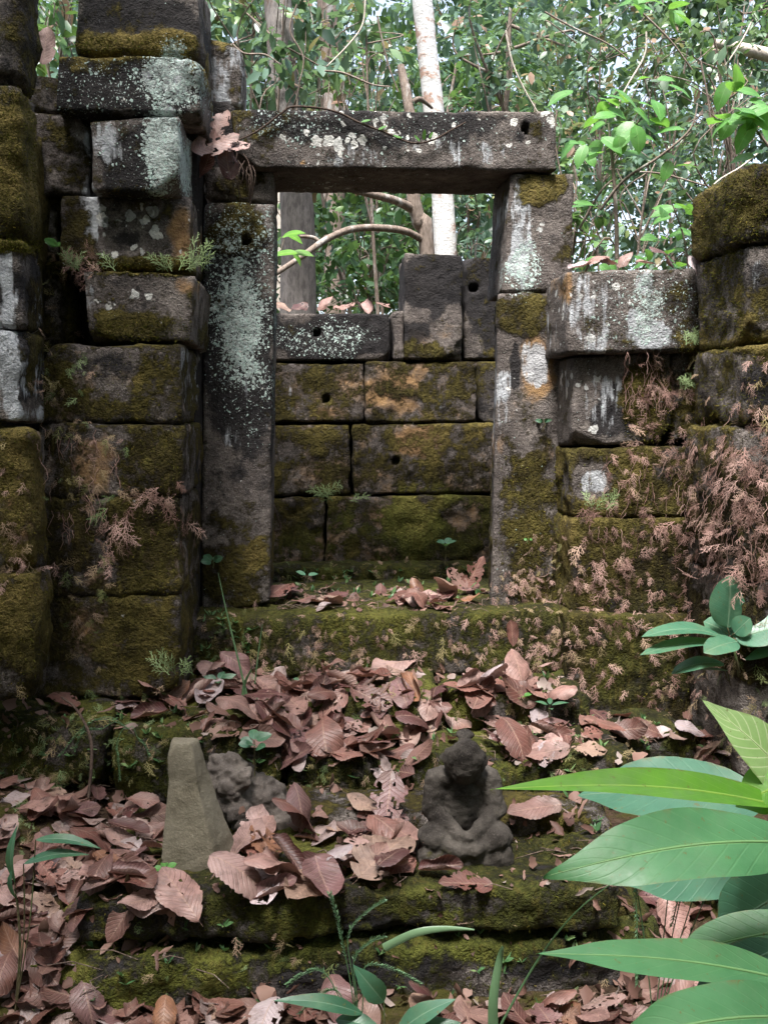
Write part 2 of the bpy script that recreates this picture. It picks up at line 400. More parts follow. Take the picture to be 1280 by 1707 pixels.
NB = [0]
def hexa(parent, name, C8, rnd=0.012, rough=0.006, wall=None, base=None, res=(0.014, 0.024, 0.014), holes=(), mat=None, chips=1.0, mossy=0.0):
    """C8[ix][iy][iz] world corners (x right, y away, z up); returns the block object"""
    NB[0] += 1; seed = NB[0]
    C = np.array([[[tuple(C8[i][j][k]) for k in (0, 1)] for j in (0, 1)] for i in (0, 1)], float)
    dims = np.array([np.linalg.norm(C[1, :, :] - C[0, :, :], axis=-1).mean(), np.linalg.norm(C[:, 1, :] - C[:, 0, :], axis=-1).mean(), np.linalg.norm(C[:, :, 1] - C[:, :, 0], axis=-1).mean()])
    P, Q = hexa_grid(dims, res)
    h = dims / 2; p = P * h
    def tri(p):
        t = (p / h + 1) / 2; x, y, z = t[:, 0:1], t[:, 1:2], t[:, 2:3]
        r = 0
        for i in (0, 1):
            for j in (0, 1):
                for k in (0, 1):
                    r = r + (x if i else 1 - x) * (y if j else 1 - y) * (z if k else 1 - z) * C[i, j, k]
        return r
    W0 = tri(p)
    rl = rnd * (0.55 + chips * (3.2 * np.clip(vnoise(W0, 9, seed, 3) - 0.12, 0, 1) + 0.35 * vnoise(W0, 25, seed + 2, 2)))
    rl = np.clip(rl, 0.003, h.min() * 0.9)[:, None]
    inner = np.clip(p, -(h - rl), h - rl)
    d = p - inner; L = np.linalg.norm(d, axis=1, keepdims=True)
    nrm = d / (L + 1e-9)
    p2 = inner + nrm * rl
    cr = random.Random(seed * 13 + 5)
    for _ in range(cr.choice([1, 2, 3]) if chips else 0):
        sg = np.array([cr.choice([-1, 1]), -1 if cr.random() < .75 else 1, cr.choice([-1, 1])], float); nn_ = sg * np.array([cr.uniform(.25, 1), cr.uniform(.25, 1), cr.uniform(.25, 1)])
        nn_ /= np.linalg.norm(nn_); lim = (nn_ * sg * h).sum() - cr.uniform(0.012, 0.045) * min(1.0, h.min() / 0.07)
        ex = (p2 * nn_).sum(1) + 0.006 * vnoise(W0, 22, seed + 31, 2) - lim
        p2 = p2 - nn_[None] * np.clip(ex, 0, None)[:, None]
    W = tri(p2)
    ax = tri(inner + nrm * (rl + 1e-3)) - W; ax /= np.linalg.norm(ax, axis=1, keepdims=True) + 1e-9
    dsp = rough * (1.1 * vnoise(W, 3.5, seed + 11, 2) + 0.9 * vnoise(W, 14, seed + 5, 3) + 0.5 * vnoise(W, 45, seed + 7, 2))
    A = {k: np.full(len(W), (base or {}).get(k, 0.0)) for k in LAYERS}
    Yf = C[:, 0, :, 1].mean()
    for (lay, cx, cy, rx, ry, s) in PAINT.get(wall, ()):
        c = at(cx, cy, Yf); k = pxm(Yf)
        dd = np.sqrt(((W[:, 0] - c.x) / (rx / k)) ** 2 + ((W[:, 2] - c.z) / (ry / k)) ** 2)
        dd += 0.75 * vnoise(W, 7, seed % 3 + 40, 3)
        f = sstep(1.55, 0.45, dd)
        if s >= 0: A[lay] = np.maximum(A[lay], s * f) if A[lay].max() <= s else A[lay] * (1 - f) + f * np.maximum(s, A[lay])
        else: A[lay] = A[lay] * (1 - f * min(1, -s))
    if A['moss'].max() > 0:
        mm = sstep(0.45, 0.75, A['moss'] + 0.35 * vnoise(W, 14, seed, 3))
        dsp = dsp + mm * (0.006 + 0.010 * vnoise(W, 20, seed + 3, 3))
        A['moss'] = A['moss'] + 0.15 * np.clip(ax[:, 2], 0, 1) * (A['moss'] > 0.1)
    W = W + ax * dsp[:, None]
    for (hx, hy, hr) in holes:
        c = at(hx, hy, Yf); k = pxm(Yf); r = hr * 0.8 / k
        dd = np.sqrt((W[:, 0] - c.x) ** 2 + (W[:, 2] - c.z) ** 2)
        m = (dd < r) & (ax[:, 1] < -0.5)
        W[m, 1] += 0.06
        for lay in ('lich', 'white', 'pale'): A[lay][m] = 0
    SOLIDS.append((W, Q))
    org = np.array(parent.location) if parent is not None else np.array(C[:, :, 0].mean(axis=(0, 1)))
    me = mesh_np(name, W - org, Q, A)
    o = obj(name, me, mat or M_STONE, parent)
    if parent is None: o.location = org
    return o
def qblock(parent, name, quad, Y, depth, dx=0.0, dz=0.0, taper=0.0, **kw):
    """front face given as TL,TR,BR,BL on the plane y=Y"""
    tl, tr, br, bl = [at(u, v, Y) for u, v in quad]
    off = Vector((dx, depth, dz))
    c = (tl + tr + br + bl) / 4
    bk = lambda q: q + off + (c - q) * taper
    C8 = [[[bl, tl], [bk(bl), bk(tl)]], [[br, tr], [bk(br), bk(tr)]]]
    return hexa(parent, name, C8, **kw)
def rect(x0, y0, x1, y1): return [(x0, y0), (x1, y0), (x1, y1), (x0, y1)]

# ---- ground
gx = np.concatenate([-np.geomspace(600, 3.2, 26), np.arange(-3, 3.01, 0.06), np.geomspace(3.2, 600, 26)])
gy = np.concatenate([-np.geomspace(600, 1.2, 22), np.arange(-1, 6, 0.06), np.geomspace(6.1, 900, 34)])
GX, GY = np.meshgrid(gx, gy)
def ground_z(x, y):
    P = np.stack([x, y, 0 * x], -1)
    near = np.clip((8 - np.hypot(x, y - 2)) / 6, 0, 1)
    z = 0.16 * sstep(2.05, 2.75, y) + 0.10 * sstep(-0.55, -1.1, x) * sstep(1.6, 2.5, y) - 0.02
    z = z + near * (0.03 * vnoise(P, 3, 3, 3)) + (1 - near) * 0.15 * vnoise(P, 0.3, 4, 2)
    return z
GZ = ground_z(GX, GY)
nxg, nyg = len(gx), len(gy)
ii = (np.arange(nyg - 1)[:, None] * nxg + np.arange(nxg - 1)[None, :]).ravel()
GQ = np.stack([ii, ii + 1, ii + nxg + 1, ii + nxg], -1)
GV = np.stack([GX, GY, GZ], -1).reshape(-1, 3)
g = obj('ground', mesh_np('ground', GV, GQ), M_GROUND); tag(g, 'forest floor of dark soil and moss under leaves', kind='structure')
SOLIDS.append((GV, GQ))

# ---- paint maps: where moss, lichen, stains sit on each wall (picture pixels on that wall's face)
paint('left',
    ('moss', 240, 75, 110, 22, 0.85), ('dark', 230, 30, 110, 45, 1.0), ('pale', 165, 40, 14, 12, 0.5),
    ('dark', 190, 145, 110, 50, 1.05), ('pale', 285, 120, 40, 30, 0.6), ('lich', 285, 130, 50, 45, 0.95), ('lich', 180, 150, 110, 40, 0.5), ('moss', 170, 105, 90, 14, 0.55), ('moss', 322, 115, 14, 30, 0.8),
    ('dark', 222, 275, 46, 60, 1.15), ('pale', 280, 250, 20, 60, 0.7), ('lich', 272, 250, 34, 70, 1.15), ('lich', 225, 250, 70, 60, 0.42), ('pale', 182, 240, 40, 40, 0.6), ('moss', 100, 260, 45, 60, 0.55), ('warm', 165, 280, 18, 40, 0.3),
    ('white', 240, 380, 75, 45, 0.8), ('pale', 152, 350, 14, 50, 0.8), ('warm', 298, 385, 22, 55, 0.8), ('dark', 210, 370, 60, 40, 0.5), ('moss', 120, 360, 22, 50, 0.6), ('moss', 220, 440, 120, 14, 0.8), ('moss', 130, 420, 40, 20, 0.7),
    ('dark', 220, 500, 70, 40, 0.5), ('white', 215, 500, 65, 30, 0.6), ('moss', 240, 545, 95, 28, 0.8), ('moss', 240, 452, 90, 10, 0.8), ('warm', 305, 475, 20, 20, 0.6), ('pale', 150, 490, 14, 35, 0.4),
    ('moss', 185, 640, 130, 70, 0.80), ('moss', 185, 625, 42, 42, -1.0), ('dark', 185, 625, 48, 46, 0.55), ('pale', 312, 640, 12, 75, 0.85), ('pale', 190, 650, 45, 30, 0.3),
    ('moss', 240, 770, 62, 70, 0.75), ('warm', 160, 770, 45, 60, 0.8), ('moss', 160, 770, 42, 55, -0.8), ('moss', 100, 770, 50, 70, 0.6), ('pale', 297, 760, 10, 60, 0.5),
    ('moss', 230, 905, 80, 95, 0.85), ('moss', 110, 900, 60, 90, 0.62), ('warm', 160, 955, 40, 45, 0.75), ('warm', 140, 1040, 50, 50, 0.7),
    ('moss', 240, 1065, 70, 80, 0.8), ('moss', 100, 1070, 60, 80, 0.7))
paint('pillar',
    ('dark', 20, 70, 50, 100, 0.5), ('moss', 40, 60, 30, 90, 0.6), ('white', 5, 100, 25, 30, 0.4),
    ('moss', 30, 270, 70, 130, 0.95), ('warm', 30, 300, 50, 90, 0.3),
    ('pale', 14, 470, 20, 80, 0.75), ('dark', 15, 470, 40, 75, 0.6), ('pale', 12, 620, 26, 90, 0.72), ('dark', 25, 610, 30, 80, 0.7), ('moss', 50, 560, 14, 160, 0.8), ('moss', 10, 405, 50, 12, 0.9), ('pale', 28, 690, 14, 22, 0.8),
    ('moss', 20, 840, 70, 120, 0.72), ('warm', 30, 850, 40, 130, 0.55), ('moss', 20, 1060, 70, 110, 0.85), ('warm', 45, 960, 20, 60, 0.5))
paint('door',
    ('lich', 405, 530, 46, 110, 1.0), ('lich', 400, 500, 70, 170, 0.62), ('lich', 350, 400, 12, 60, 0.5), ('lich', 445, 420, 14, 80, 0.62), ('moss', 395, 385, 48, 50, 0.78), ('moss', 400, 305, 60, 30, 0.75),
    ('dark', 395, 560, 70, 200, 0.95), ('pale', 400, 690, 50, 90, 0.30), ('dark', 395, 810, 60, 60, 0.45), ('white', 405, 780, 40, 80, 0.12), ('moss', 395, 945, 60, 75, 0.75), ('moss', 425, 930, 26, 35, 0.95),
    ('dark', 660, 215, 270, 36, 0.7), ('white', 575, 245, 24, 18, 0.9), ('white', 610, 268, 30, 14, 0.6), ('white', 628, 190, 18, 14, 0.9), ('white', 655, 222, 12, 8, 0.9), ('white', 720, 225, 14, 12, 0.8), ('white', 863, 208, 12, 14, 1.0), ('white', 878, 234, 14, 12, 1.0),
    ('white', 790, 205, 18, 14, 0.6), ('white', 920, 195, 12, 16, 0.9), ('lich', 470, 215, 80, 40, 0.55), ('moss', 430, 215, 50, 40, 0.55), ('pale', 830, 258, 100, 22, 0.46), ('pale', 740, 255, 70, 22, 0.42), ('pale', 600, 262, 60, 22, 0.5), ('lich', 560, 275, 120, 10, 0.40), ('white', 700, 225, 240, 50, 0.40), ('lich', 640, 230, 240, 50, 0.36), ('white', 560, 250, 60, 30, 0.7), ('white', 500, 220, 40, 40, 0.6), ('moss', 890, 225, 14, 30, 0.5), ('warm', 505, 271, 7, 5, 0.9),
    ('moss', 905, 315, 55, 26, 0.72), ('warm', 890, 320, 20, 14, 0.6), ('pale', 866, 400, 20, 100, 0.66), ('lich', 872, 445, 30, 46, 0.85), ('white', 900, 370, 14, 30, 0.5), ('moss', 945, 430, 16, 70, 0.5), ('dark', 905, 400, 30, 70, 0.35),
    ('moss', 880, 525, 60, 35, 0.68), ('pale', 892, 605, 30, 40, 0.75), ('warm', 895, 610, 34, 60, 0.8), ('dark', 858, 610, 9, 42, 1.0), ('pale', 840, 640, 14, 40, 0.7), ('white', 845, 630, 12, 30, 0.7), ('warm', 835, 745, 11, 28, 0.75), ('pale', 840, 710, 14, 40, 0.5), ('warm', 880, 690, 40, 50, 0.35), ('moss', 885, 850, 60, 130, 0.85), ('moss', 900, 985, 60, 30, 0.8), ('warm', 915, 760, 14, 26, 0.6))
paint('right',
    ('pale', 990, 520, 55, 60, 0.6), ('white', 1024, 500, 12, 10, 0.95), ('white', 1000, 510, 70, 60, 0.55), ('lich', 1075, 510, 36, 65, 0.9), ('lich', 1090, 510, 100, 70, 0.5), ('pale', 1080, 560, 40, 30, 1.0), ('pale', 1060, 530, 20, 20, 0.9), ('pale', 1075, 480, 24, 24, .7), ('moss', 1140, 510, 40, 60, 0.55), ('dark', 1120, 480, 60, 60, 0.5), ('warm', 948, 480, 6, 30, 0.8), ('pale', 930, 520, 14, 60, 0.5), ('moss', 925, 470, 12, 16, 0.6),
    ('white', 985, 640, 40, 50, 0.75), ('white', 988, 718, 10, 10, 0.95), ('dark', 1020, 690, 40, 50, 0.8), ('pale', 1005, 660, 45, 65, 0.55), ('moss', 1085, 660, 50, 75, 0.85), ('warm', 1050, 700, 30, 30, 0.35), ('moss', 1160, 660, 45, 75, 0.85), ('pale', 944, 650, 6, 60, 0.5),
    ('moss', 1060, 800, 100, 55, 0.8), ('pale', 985, 805, 22, 20, 0.75), ('moss', 985, 805, 26, 24, -1.0), ('warm', 985, 805, 26, 22, 0.5), ('moss', 940, 900, 14, 160, 0.9),
    ('moss', 1060, 940, 110, 80, 0.85), ('moss', 1060, 1110, 110, 90, 0.9), ('dark', 1060, 950, 90, 60, 0.5), ('moss', 1220, 850, 80, 140, 0.8), ('moss', 1220, 1100, 80, 110, 0.85))
paint('pier',
    ('moss', 1230, 340, 60, 70, 0.80), ('dark', 1265, 290, 40, 18, 0.6), ('dark', 1270, 470, 40, 50, 0.6), ('pale', 1262, 450, 14, 40, 0.5), ('white', 1265, 460, 22, 40, 0.5), ('moss', 1205, 480, 30, 70, 0.8),
    ('dark', 1265, 645, 30, 55, 0.65), ('white', 1262, 630, 24, 40, 0.4), ('moss', 1215, 640, 26, 90, 0.9), ('moss', 1260, 570, 50, 14, 0.95), ('moss', 1260, 850, 60, 130, 0.85), ('moss', 1260, 1080, 60, 120, 0.85))
paint('back',
    ('lich', 520, 565, 80, 36, 0.62), ('lich', 580, 585, 18, 20, 0.55), ('dark', 550, 560, 120, 46, 1.1),
    ('dark', 725, 462, 64, 52, 1.4), ('warm', 715, 550, 50, 32, 0.42), ('moss', 715, 588, 60, 18, 0.7), ('dark', 815, 510, 40, 90, 1.0), ('moss', 815, 500, 40, 90, 0.45),
    ('moss', 520, 640, 90, 45, 0.6), ('warm', 665, 655, 55, 48, 0.80), ('moss', 740, 650, 50, 50, 0.6), ('pale', 735, 672, 20, 14, 0.5), ('warm', 560, 690, 45, 14, 0.7), ('pale', 480, 670, 26, 26, 0.42),
    ('warm', 690, 735, 60, 26, 0.75), ('moss', 720, 790, 110, 40, 0.65), ('moss', 520, 730, 60, 20, 0.7), ('pale', 475, 760, 24, 40, 0.4), ('moss', 530, 800, 70, 30, 0.6), ('warm', 645, 765, 20, 40, 0.5), ('warm', 540, 760, 26, 20, 0.4),
    ('moss', 720, 890, 110, 60, 0.82), ('moss', 500, 890, 60, 60, 0.62), ('warm', 615, 860, 26, 40, 0.6), ('dark', 610, 860, 14, 26, 0.5), ('warm', 520, 880, 24, 50, 0.45), ('moss', 690, 860, 50, 30, 0.9))

paint('left', ('gold', 240, 75, 120, 26, 1.0), ('gold', 322, 115, 16, 36, 1.0), ('gold', 240, 450, 100, 16, 0.6), ('gold', 150, 1040, 40, 60, 0.5), ('gold', 220, 640, 60, 60, 0.3))
paint('pillar', ('gold', 20, 230, 50, 90, 0.8), ('gold', 40, 360, 30, 40, 0.5), ('gold', 30, 850, 60, 160, 0.8), ('gold', 10, 405, 60, 20, 0.9), ('gold', 40, 1050, 40, 90, 0.3))
paint('door', ('gold', 425, 930, 30, 40, 1.0), ('gold', 905, 315, 50, 26, 0.7), ('gold', 880, 525, 60, 35, 0.5))
paint('right', ('gold', 940, 880, 14, 200, 0.9), ('gold', 1160, 640, 40, 90, 0.7), ('gold', 1080, 770, 60, 26, 0.5))
paint('pier', ('gold', 1200, 480, 60, 300, 0.9), ('gold', 1260, 570, 60, 20, 0.9))
paint('back', ('gold', 690, 860, 60, 40, 0.9), ('gold', 560, 690, 60, 40, 0.6), ('gold', 700, 720, 90, 40, 0.7))
paint('back', ('green', 690, 880, 120, 60, 0.8), ('green', 500, 920, 80, 40, 0.6))
paint('right', ('green', 1060, 1100, 120, 100, 0.5))
paint('slab', ('gold', 150, 1590, 90, 50, 0.7), ('gold', 350, 1620, 110, 30, 0.6), ('dark', 600, 1600, 200, 60, 0.8), ('dark', 900, 1580, 160, 60, 0.9), ('dark', 180, 1540, 90, 20, 0.7), ('moss', 700, 1640, 300, 40, -0.4))
# ---- left wall
LW = thing('stone_wall', 'tall stepped wall of mossy stone blocks left of the doorway', 'wall', (-0.62, 3.5, 0.40))
def L(q, Y, d, **kw):
    kw.setdefault('base', {'moss': 0.30 if q[0][1] < 570 else 0.54, 'dark': 0.25, 'warm': 0.12 if q[0][1] < 570 else 0.36, 'lich': 0.2 if q[0][1] < 570 else 0.05, 'white': 0.2 if q[0][1] < 570 else 0.1})
    return qblock(LW, 'stone_block', q, Y, d, wall='left', **kw)
L([(128, -60), (330, -60), (334, 92), (126, 88)], 3.50, 0.40, rough=0.007)
L([(97, 92), (333, 96), (333, 190), (94, 186)], 3.38, 0.46, rnd=0.014)
L([(40, 182), (148, 196), (150, 326), (40, 322)], 3.46, 0.42, rnd=0.03, rough=0.012)
L([(150, 203), (299, 191), (297, 322), (152, 320)], 3.32, 0.42, dx=0.015, rnd=0.013)
L([(40, 322), (97, 330), (99, 436), (40, 436)], 3.52, 0.34, rnd=0.03, rough=0.012)
L([(103, 326), (316, 326), (316, 446), (102, 446)], 3.40, 0.40, rnd=0.012)
L([(40, 436), (120, 436), (124, 574), (40, 574)], 3.50, 0.34, rnd=0.025, rough=0.012, base={'moss': 0.6})
L([(139, 452), (326, 458), (318, 570), (148, 568)], 3.26, 0.52, rnd=0.012)
L([(70, 577), (302, 575), (300, 704), (68, 704)], 3.22, 0.56, rnd=0.012, rough=0.007)
L([(62, 706), (306, 708), (304, 827), (60, 827)], 3.20, 0.58, rnd=0.012, rough=0.008)
L([(58, 829), (302, 829), (300, 992), (56, 994)], 3.20, 0.58, rnd=0.012, rough=0.009)
L([(56, 995), (300, 993), (297, 1165), (54, 1165)], 3.20, 0.58, rnd=0.012, rough=0.009)
L([(348, 60), (404, 84), (404, 178), (346, 182)], 3.92, 0.30, rnd=0.03, base={'pale': 0.45, 'moss': 0.35})
L([(300, 165), (392, 165), (392, 300), (300, 300)], 3.90, 0.25, rnd=0.03, base={'dark': 0.7})
L([(40, 120), (100, 130), (100, 190), (40, 186)], 3.56, 0.30, rnd=0.025, base={'moss': 0.55, 'dark': 0.4})
# rubble core behind the face, closing the gaps
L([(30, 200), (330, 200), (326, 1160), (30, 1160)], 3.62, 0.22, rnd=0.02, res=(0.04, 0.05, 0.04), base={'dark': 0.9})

L(rect(296, 300, 352, 1060), 4.15, 0.2, rnd=0.02, res=(0.04, 0.05, 0.04), base={'dark': 0.9})  # dark filler block added so the gap beside the left jamb reads shaded

# ---- leftmost pillar
LP = thing('stone_pillar', 'mossy pillar of rounded stone blocks at the left picture edge', 'pillar', (-1.05, 3.2, 0.36))
def F(q, Y, d, **kw):
    kw.setdefault('base', {'moss': 0.45, 'dark': 0.2, 'warm': 0.15})
    return qblock(LP, 'stone_block', q, Y, d, wall='pillar', rnd=kw.pop('rnd', 0.020), rough=kw.pop('rough', 0.010), **kw)
F([(-200, -70), (42, -70), (38, 138), (-200, 96)], 3.02, 0.15, rnd=0.05, rough=0.016)
F([(-200, 98), (34, 142), (38, 392), (-200, 396)], 2.96, 0.17, rough=0.013)
F([(-200, 400), (36, 402), (36, 548), (-200, 548)], 2.94, 0.24, base={'moss': 0.25})
F([(-200, 550), (38, 552), (38, 706), (-200, 706)], 2.93, 0.24, base={'moss': 0.25})
F([(-200, 709), (48, 722), (50, 958), (-200, 958)], 2.90, 0.18, rough=0.014)
F([(-200, 959), (54, 959), (56, 1170), (-200, 1170)], 2.88, 0.18, rough=0.014)

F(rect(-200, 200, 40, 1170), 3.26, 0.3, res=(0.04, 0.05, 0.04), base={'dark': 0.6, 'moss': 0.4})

# ---- doorway
DW = thing('stone_doorway', 'freestanding stone door frame with a thick lintel on two upright jambs', 'doorway', (0.28, 3.95, 0.56))
def D(n, q, Y, d, **kw):
    kw.setdefault('base', {'moss': 0.2, 'dark': 0.25, 'lich': 0.2, 'white': 0.2})
    return qblock(DW, n, q, Y, d, wall='door', **kw)
D('lintel', [(385, 182), (926, 184), (928, 285), (398, 281)], 3.76, 0.40, rnd=0.02, rough=0.007, holes=((876, 213, 8),), res=(0.011, 0.024, 0.011))
D('jamb_block', [(338, 276), (457, 284), (457, 338), (340, 331)], 3.81, 0.32, rnd=0.022, rough=0.009)
D('jamb', [(340, 336), (458, 341), (450, 1005), (336, 1030)], 3.80, 0.33, rnd=0.014, rough=0.005, holes=((408, 401, 8),))
D('jamb_block', [(850, 287), (957, 288), (956, 487), (838, 487)], 3.78, 0.34, rnd=0.012, rough=0.006)
D('jamb', [(830, 490), (942, 490), (938, 1030), (817, 1030)], 3.77, 0.34, dx=0.058, rnd=0.012, rough=0.006)

# ---- right wall
RW = thing('stone_wall', 'low mossy block wall right of the doorway hung with dry spikemoss', 'wall', (1.0, 3.7, 0.22))
def R(q, Y, d, **kw):
    kw.setdefault('base', {'moss': 0.25 if q[0][1] < 700 else 0.72, 'dark': 0.3, 'lich': 0.22 if q[0][1] < 700 else 0.0, 'white': 0.25 if q[0][1] < 700 else 0.0})
    return qblock(RW, 'stone_block', q, Y, d, wall='right', **kw)
R([(946, 452), (1174, 446), (1180, 584), (944, 590)], 3.50, 0.34, dx=-0.012, rnd=0.012, holes=((935, 545, 6),))
R([(956, 593), (1117, 589), (1119, 738), (954, 745)], 3.55, 0.36, rnd=0.014)
R([(1121, 592), (1260, 560), (1260, 735), (1121, 737)], 3.56, 0.34, rnd=0.03, rough=0.012)
R([(954, 749), (1152, 744), (1153, 862), (954, 862)], 3.54, 0.36, rnd=0.012, rough=0.009)
R([(1157, 742), (1300, 735), (1300, 880), (1157, 878)], 3.55, 0.32, rnd=0.025, rough=0.012)
R([(953, 865), (1155, 865), (1156, 1022), (952, 1024)], 3.53, 0.36, rnd=0.012, rough=0.010)
R([(1160, 881), (1300, 881), (1300, 1040), (1160, 1040)], 3.55, 0.32, rnd=0.025, rough=0.012)
R([(950, 1027), (1168, 1027), (1170, 1235), (946, 1235)], 3.46, 0.44, rnd=0.02, rough=0.012)
R([(1172, 1043), (1330, 1043), (1330, 1240), (1172, 1240)], 3.52, 0.36, rnd=0.025, rough=0.012)
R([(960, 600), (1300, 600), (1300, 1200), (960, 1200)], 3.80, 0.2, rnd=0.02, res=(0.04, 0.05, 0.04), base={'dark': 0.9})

R(rect(900, 470, 1010, 1060), 4.16, 0.2, rnd=0.02, res=(0.04, 0.05, 0.04), base={'dark': 0.9})  # dark filler added behind the right jamb, blocks daylight in the gap

# ---- right pier
RP = thing('stone_pier', 'mossy stone pier with rounded top block at the right picture edge', 'pillar', (1.55, 3.2, 0.2))
def G(q, Y, d, **kw):
    kw.setdefault('base', {'moss': 0.5, 'dark': 0.2, 'warm': 0.15})
    return qblock(RP, 'stone_block', q, Y, d, wall='pier', rnd=kw.pop('rnd', 0.03), rough=kw.pop('rough', 0.010), **kw)
G([(1234, 272), (1480, 258), (1480, 400), (1238, 404)], 3.02, 0.42, rnd=0.06, rough=0.012)
G([(1242, 408), (1480, 402), (1480, 556), (1244, 574)], 3.03, 0.40, rnd=0.02)
G([(1240, 578), (1480, 560), (1480, 704), (1242, 708)], 3.02, 0.42, rnd=0.03)
G([(1230, 712), (1480, 706), (1480, 962), (1230, 966)], 3.01, 0.44)
G([(1232, 968), (1480, 966), (1480, 1300), (1232, 1300)], 3.01, 0.44, base={'dark': 0.3})

# ---- back wall of the cell
BW = thing('stone_wall', 'low back wall of olive mossy blocks seen through the doorway', 'wall', (0.4, 4.85, 0.5))
def B(q, Y, d, **kw):
    kw.setdefault('base', {'moss': 0.56 if q[0][1] > 590 else 0.2, 'dark': 0.12, 'warm': 0.46 if q[0][1] > 590 else 0.05})
    return qblock(BW, 'stone_block', q, Y, d, wall='back', **kw)
B(rect(380, 522, 650, 602), 4.70, 0.36, rnd=0.012, holes=((527, 555, 7),))
B([(675, 421), (772, 424), (770, 600), (674, 600)], 4.68, 0.36, rnd=0.012)
B([(655, 520), (672, 518), (672, 600), (657, 600)], 4.70, 0.34, rnd=0.01)
B([(774, 428), (900, 430), (900, 600), (774, 600)], 4.80, 0.30, rnd=0.02, holes=((790, 480, 9),))
B([(380, 606), (606, 606), (606, 703), (380, 705)], 4.70, 0.40, rnd=0.012, holes=((543, 663, 7),))
B([(610, 604), (793, 604), (793, 703), (610, 705)], 4.69, 0.40, rnd=0.012)
B([(797, 602), (900, 602), (900, 706), (797, 706)], 4.76, 0.36, rnd=0.014, base={'moss': 0.5, 'dark': 0.5})
B([(380, 708), (582, 708), (583, 825), (380, 828)], 4.70, 0.40, rnd=0.014)
B([(587, 708), (900, 706), (900, 821), (590, 825)], 4.69, 0.40, rnd=0.014, holes=((660, 769, 6),))
B([(380, 831), (541, 829), (538, 965), (380, 965)], 4.70, 0.40, rnd=0.012, rough=0.008)
B([(547, 828), (900, 824), (900, 970), (544, 970)], 4.68, 0.40, rnd=0.012, rough=0.008)
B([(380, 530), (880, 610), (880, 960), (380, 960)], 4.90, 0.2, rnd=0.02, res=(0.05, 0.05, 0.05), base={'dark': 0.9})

# ---- sill, floor and steps
ST = thing('stone_steps', 'mossy worn stone steps and threshold leading up to the doorway', 'steps', (0.2, 3.3, 0.15))
def box(parent, name, x0, x1, y0, y1, z0, z1, jit=0.012, **kw):
    r = lambda: random.uniform(-jit, jit)
    C8 = [[[Vector(((x0, x1)[i] + r(), (y0, y1)[j] + r(), (z0, z1)[k] + r())) for k in (0, 1)] for j in (0, 1)] for i in (0, 1)]
    return hexa(parent, name, C8, **kw)
MOSS = {'moss': 0.64, 'warm': 0.25, 'green': 0.8, 'dark': 0.3}
box(ST, 'threshold', -0.43, 0.97, 3.58, 4.14, 0.36, 0.585, rnd=0.03, rough=0.014, base={'moss': 0.66, 'warm': 0.4, 'green': 0.6, 'dark': 0.2}, res=(0.02, 0.03, 0.02))
box(ST, 'floor_stone', -0.30, 0.45, 4.16, 4.75, 0.36, 0.565, rnd=0.02, rough=0.012, base=MOSS, res=(0.03, 0.03, 0.03))
box(ST, 'floor_stone', 0.46, 1.15, 4.16, 4.75, 0.36, 0.57, rnd=0.02, rough=0.012, base=MOSS, res=(0.03, 0.03, 0.03))
box(ST, 'step_stone', -0.22, 1.1, 4.50, 4.68, 0.5, 0.625, rnd=0.03, rough=0.012, base={'moss': 0.72, 'green': 0.8}, res=(0.025, 0.03, 0.025))
box(ST, 'step_stone', -1.25, -0.62, 2.97, 3.6, 0.16, 0.395, rnd=0.04, rough=0.02, base=MOSS, res=(0.025, 0.03, 0.025))
box(ST, 'step_stone', -0.60, -0.10, 2.93, 3.6, 0.16, 0.385, rnd=0.05, rough=0.022, base={'moss': 0.72, 'green': 0.8}, res=(0.025, 0.03, 0.025))
box(ST, 'step_stone', -0.08, 0.42, 3.22, 3.6, 0.2, 0.375, rnd=0.04, rough=0.02, base=MOSS, res=(0.025, 0.03, 0.025))
box(ST, 'step_stone', 0.44, 0.95, 3.25, 3.6, 0.2, 0.37, rnd=0.04, rough=0.02, base=MOSS, res=(0.025, 0.03, 0.025))
box(ST, 'step_stone', -0.08, 0.36, 2.90, 3.24, 0.1, 0.29, rnd=0.05, rough=0.02, base=MOSS, res=(0.025, 0.03, 0.025))
box(ST, 'step_stone', 0.38, 0.98, 2.88, 3.26, 0.1, 0.275, rnd=0.05, rough=0.02, base=MOSS, res=(0.025, 0.03, 0.025))
box(ST, 'step_stone', 0.96, 1.30, 3.22, 3.5, 0.05, 0.245, rnd=0.05, rough=0.02, base=MOSS, res=(0.025, 0.03, 0.025))
box(ST, 'step_stone', 1.32, 1.75, 3.10, 3.5, 0.02, 0.215, rnd=0.05, rough=0.02, base=MOSS, res=(0.025, 0.03, 0.025))
mb = thing('mossy_stone', 'small mossy stone block below the steps left of the statue', 'stone', (-0.2, 2.78, 0.14))
hexa(mb, 'stone_block', [[[Vector((x, y, z)) for z in (0.10, 0.262 - 0.02 * (y > 2.8))] for y in (2.70, 2.88)] for x in (-0.29, -0.10)], rnd=0.035, rough=0.014, base={'moss': 0.85, 'green': 0.9})
mb2 = thing('mossy_boulder', 'large moss covered boulder below the pillar at the left edge', 'boulder', (-1.12, 2.6, 0.1))
hexa(mb2, 'boulder', [[[Vector((x - 0.12 * (z > 0.2), y, z)) for z in (0.0, 0.36)] for y in (2.35, 2.95)] for x in (-1.4, -0.93)], rnd=0.13, rough=0.05, base={'moss': 0.72, 'green': 0.8}, res=(0.03, 0.03, 0.03))

